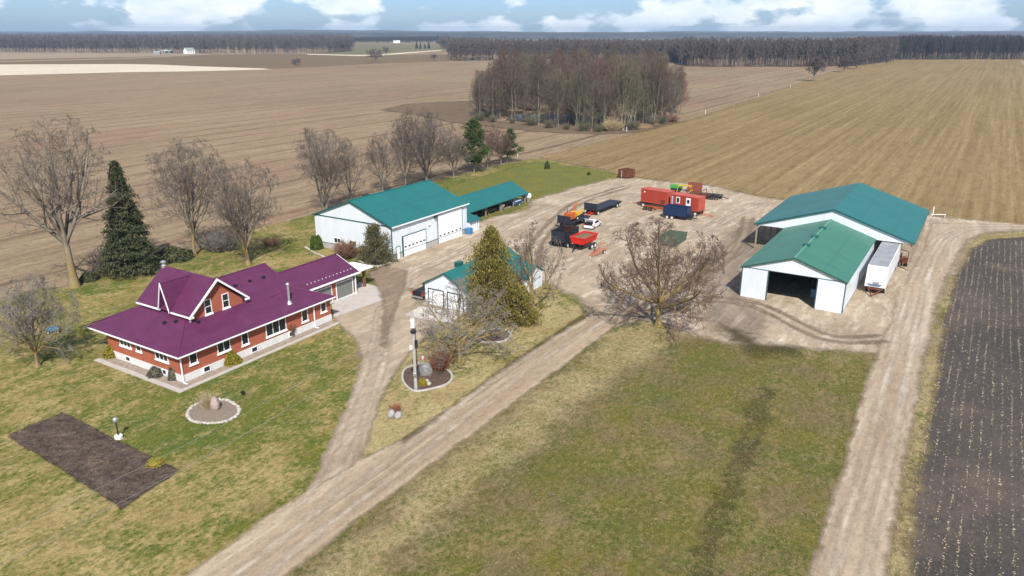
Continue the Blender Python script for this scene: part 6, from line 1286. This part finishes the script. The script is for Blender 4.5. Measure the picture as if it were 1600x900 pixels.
pt = grow(335, 17, 11, .3, .1, 7, 'vase', nsub=(9, 7, 4), tip=.02, up=.25); bare_tree('bare_tree', 'bushy grey tree at right end of the pond wood', at(1048, 188), pt, B_wood, T_grey)
# ---------------------------------------------------------------- far woods (uncountable): one object per wood
def tuft(seed, H_, W_, nt_=46, cw=.26):
    rs = np.random.RandomState(seed); V = []; F = []
    def tri(a, b, w):
        d = b - a; s = np.cross(d, rs.normal(size=3)); s = s / (np.linalg.norm(s) + 1e-9) * w; i = len(V); V.extend([a - s, a + s, b + s * .3]); F.append((i, i + 1, i + 2))
    for k in range(3): a = 2.09 * k; i = len(V); V.extend([np.array([math.cos(a) * .3, math.sin(a) * .3, 0]), np.array([math.cos(a + 2.09) * .3, math.sin(a + 2.09) * .3, 0]), np.array([0, 0, H_ * .85])]); F.append((i, i + 1, i + 2))
    for k in range(nt_):
        f = rs.uniform(.22, 1) ** .8; a = rs.uniform(0, 6.28); r = W_ / 2 * math.sqrt(max(.02, 1 - (2 * f - 1.05) ** 2)) * rs.uniform(.3, 1); p = np.array([r * .25 * math.cos(a), r * .25 * math.sin(a), H_ * f * .85]); q = np.array([r * math.cos(a), r * math.sin(a), H_ * min(1, f * .85 + rs.uniform(.08, .2))])
        tri(p, q, cw); m = p + (q - p) * .6
        for _ in range(2): tri(m, m + rs.normal(0, 1, 3) * np.array([1.3, 1.3, 1.0]) + np.array([0, 0, 1.2]), cw * .7)
    return np.array(V), np.array(F)
def far_wood(name, label, poly_px, n, mat, H_=22, W_=8, seed=1, hv=.15, depthbias=1.6, cw=.26):
    """scatter tufts in a ground polygon; poly given as front edge and a depth in metres"""
    front, depth = poly_px; rs = np.random.RandomState(seed); T = [tuft(seed * 10 + i, H_, W_, cw=cw) for i in range(5)]; fp = np.array([at(x, y) for x, y in front]); 
    sl_ = np.linalg.norm(np.diff(fp, axis=0), axis=1); cum = np.concatenate([[0], np.cumsum(sl_)]); VV = []; FF = []; off = 0
    for i in range(n):
        s = rs.uniform(0, cum[-1]); k = min(np.searchsorted(cum, s) - 1, len(sl_) - 1); k = max(k, 0); u = (s - cum[k]) / sl_[k]; p = fp[k] + (fp[k + 1] - fp[k]) * u
        d = depth * rs.rand() ** depthbias; dirn = p / np.linalg.norm(p); p = p + dirn * d + rs.normal(0, 3, 2) * (1 if d > 8 else .3); V, F = T[rs.randint(5)]; a = rs.uniform(0, 6.28); c, s_ = math.cos(a), math.sin(a); sc = 1 + rs.uniform(-hv, hv)
        W = np.stack([(V[:, 0] * c - V[:, 1] * s_) * sc + p[0], (V[:, 0] * s_ + V[:, 1] * c) * sc + p[1], V[:, 2] * sc], 1); VV.append(W); FF.append(F + off); off += len(W)
    o = raw_mesh(name, np.concatenate(VV), np.concatenate(FF), mat); tag(o, kind='stuff'); o['label'] = label; return o
T_farb = bark('far_dark_wood_bark', (.034, .030, .032), (.070, .060, .060)); T_farg = bark('far_grey_wood_bark', (.075, .064, .064), (.14, .12, .118))
far_wood('far_wood', 'long bare wood along the left horizon', ([(-260, 80), (190, 83), (330, 84), (450, 83.5), (520, 82.5), (548, 80)], 520), 2600, T_farg, 24, 10, 1, cw=.34)
far_wood('far_wood', 'distant left wood rising behind', ([(-260, 70), (300, 70), (545, 70)], 900), 1400, T_farg, 26, 16, 2, cw=.7)
far_wood('far_wood', 'wood behind the pond wood', ([(700, 95), (760, 95), (860, 93), (1050, 97), (1075, 103)], 420), 1500, T_far, 22, 9, 3, cw=.3)
far_wood('far_wood', 'tall bare wood with pale trunks beyond the fields', ([(1062, 104), (1130, 105), (1250, 105), (1330, 104), (1385, 97), (1398, 92)], 420), 2200, T_far, 25, 8, 4, cw=.26)
far_wood('far_wood', 'dark wood along the end of the seeded field', ([(1402, 93.5), (1500, 93), (1600, 93), (1850, 92)], 420), 1900, T_farb, 27, 8, 5, cw=.3)
far_wood('far_wood', 'distant dark wood right of the far road', ([(540, 67.5), (620, 67), (700, 66)], 300), 500, T_farb, 18, 14, 6, cw=.9)
far_wood('far_wood', 'distant wood between the far road and the fields', ([(690, 76), (760, 78)], 300), 260, T_farg, 22, 12, 8, cw=.5)
# horizon ridges: low wooded hills several kilometres off
m_hill, nt, b = new_mat('wooded_hill'); n = nt.noise(nt.map(nt.obj(), scale=(1, 1, 6)), .012, 7, .7)
pbr(nt, b, nt.mix(nt.step(n, .35, .65), (.030, .030, .034), (.075, .068, .066)), 1, spec=0)
for k, (Y0_, zt, amp, sd) in enumerate(((4200, 27.5, 4, 1), (5600, 34, 8, 2), (7600, 46, 18, 3))):
    rs = np.random.RandomState(sd); N = 420; xs = np.linspace(-Y0_ * 1.0, Y0_ * 1.0, N); h = np.zeros(N)
    for o_ in range(1, 6): h += np.sin(xs / Y0_ * 3.1 * 2.0 ** o_ + rs.uniform(0, 6)) / 1.6 ** o_
    h = zt + amp * h * .6 + rs.uniform(-.5, .5, N); V = []; F = []
    for j, (dy, f) in enumerate(((0, 0), (40, .8), (160, 1.0), (600, 1.0), (1000, 0))):
        for i in range(N): V.append((xs[i], Y0_ + dy + 60 * math.sin(xs[i] / 700 + k), -.5 if f == 0 else h[i] * f + rs.uniform(-.4, .4)))
    for j in range(4):
        for i in range(N - 1): a = j * N + i; F.append((a, a + 1, a + N + 1, a + N))
    tag(raw_mesh('hills', V, F, m_hill), kind='structure')
# ---------------------------------------------------------------- corn stubble on the black field, straw on the verges
def scatter(name, poly, n, size, mat, seed, rows=None, hz_=.12, z=.09, ymax=None, label=None, flatness=.3):
    rs = np.random.RandomState(seed); poly = np.array(poly); mn, mx = poly.min(0), poly.max(0); P = np.stack([rs.uniform(mn[0], mx[0], n * 3), rs.uniform(mn[1], mx[1], n * 3)], 1); ca, sa = math.cos(LA), math.sin(LA)
    if rows:
        l = P[:, 0] * ca + P[:, 1] * sa; t = -P[:, 0] * sa + P[:, 1] * ca; tr = np.round(t / rows) * rows + rs.normal(0, .045, len(t)); tr += .05 * np.sin(l * .21 + tr); P = np.stack([l * ca - tr * sa, l * sa + tr * ca], 1)
    P = P[sdist(P, poly) > .2]; P = P[(np.abs(P[:, 0]) < P[:, 1] * .75 + 4)]
    if rows: 
        l = P[:, 0] * ca + P[:, 1] * sa; t = -P[:, 0] * sa + P[:, 1] * ca; g = np.sin(l * .9 + t * 3.1) + np.sin(l * .31 - t * 1.7) + rs.normal(0, .7, len(l)); P = P[g > -.5]
    P = P[:n]; N = len(P); p3 = np.column_stack([P, np.full(N, z + hz_ * .4)]); D = rs.normal(size=(N, 3)); D[:, 2] *= flatness
    V, F = leaves(p3, D, size, seed, .22); V[:, 2] = np.maximum(V[:, 2], z); o = raw_mesh(name, V, F, mat); tag(o, kind='stuff'); return o
m_st = leafmat('dry_corn_stubble', (.30, .235, .155), (.60, .50, .36)); m_dry = leafmat('dry_grass_tufts', (.16, .135, .06), (.36, .30, .17)); m_gt = leafmat('green_grass_tufts', (.055, .085, .02), (.12, .15, .045))
near_black = [p for p in black_poly]
scatter('corn_stubble', px([(1340, 1100), (1392, 900), (1418, 760), (1447, 600), (1474, 470), (1496, 415), (1520, 386), (1560, 376), (1900, 385), (2300, 1100)]), 42000, .16, m_st, 1, rows=.76)
scatter('corn_stubble', px([(1340, 1100), (1392, 900), (1418, 760), (1447, 600), (1474, 470), (1496, 415), (1520, 386), (1560, 376), (1900, 385), (2300, 1100)]), 9000, .16, m_st, 2)
scatter('verge_grass', px([(1378, 900), (1402, 760), (1434, 600), (1460, 480), (1474, 484), (1456, 600), (1430, 760), (1408, 900)]), 9000, .22, m_dry, 3, flatness=.8)
scatter('meadow_grass', px([(440, 900), (640, 760), (840, 612), (965, 515), (1060, 525), (1190, 550), (1365, 545), (1330, 700), (1260, 900), (1240, 960), (400, 960)]), 16000, .15, m_dry, 4, flatness=.7)
scatter('meadow_grass', px([(440, 900), (640, 760), (840, 612), (965, 515), (1060, 525), (1190, 550), (1365, 545), (1330, 700), (1260, 900), (1240, 960), (400, 960)]), 14000, .18, m_gt, 5, flatness=.7)
scatter('lawn_grass', px([(0, 960), (0, 600), (160, 560), (280, 600), (540, 520), (552, 560), (500, 690), (400, 800), (280, 900), (200, 960)]), 14000, .10, m_dry, 6, flatness=.5)
# ================================================================ HAZE (even air round camera and scene)
m = bpy.data.materials.new('pale_air'); m.use_nodes = True; t = m.node_tree; t.nodes.remove(t.nodes['Principled BSDF'])
pv = t.nodes.new('ShaderNodeVolumePrincipled'); pv.inputs['Color'].default_value = (0.55, 0.76, 1.0, 1); pv.inputs['Density'].default_value = 0.00010; pv.inputs['Anisotropy'].default_value = 0.1
t.links.new(pv.outputs[0], t.nodes['Material Output'].inputs['Volume'])
hz = MB(); hz.box(-9200, 9200, -800, 12200, -1.0, 110.0); o = hz.build('haze', m); o['kind'] = 'stuff'
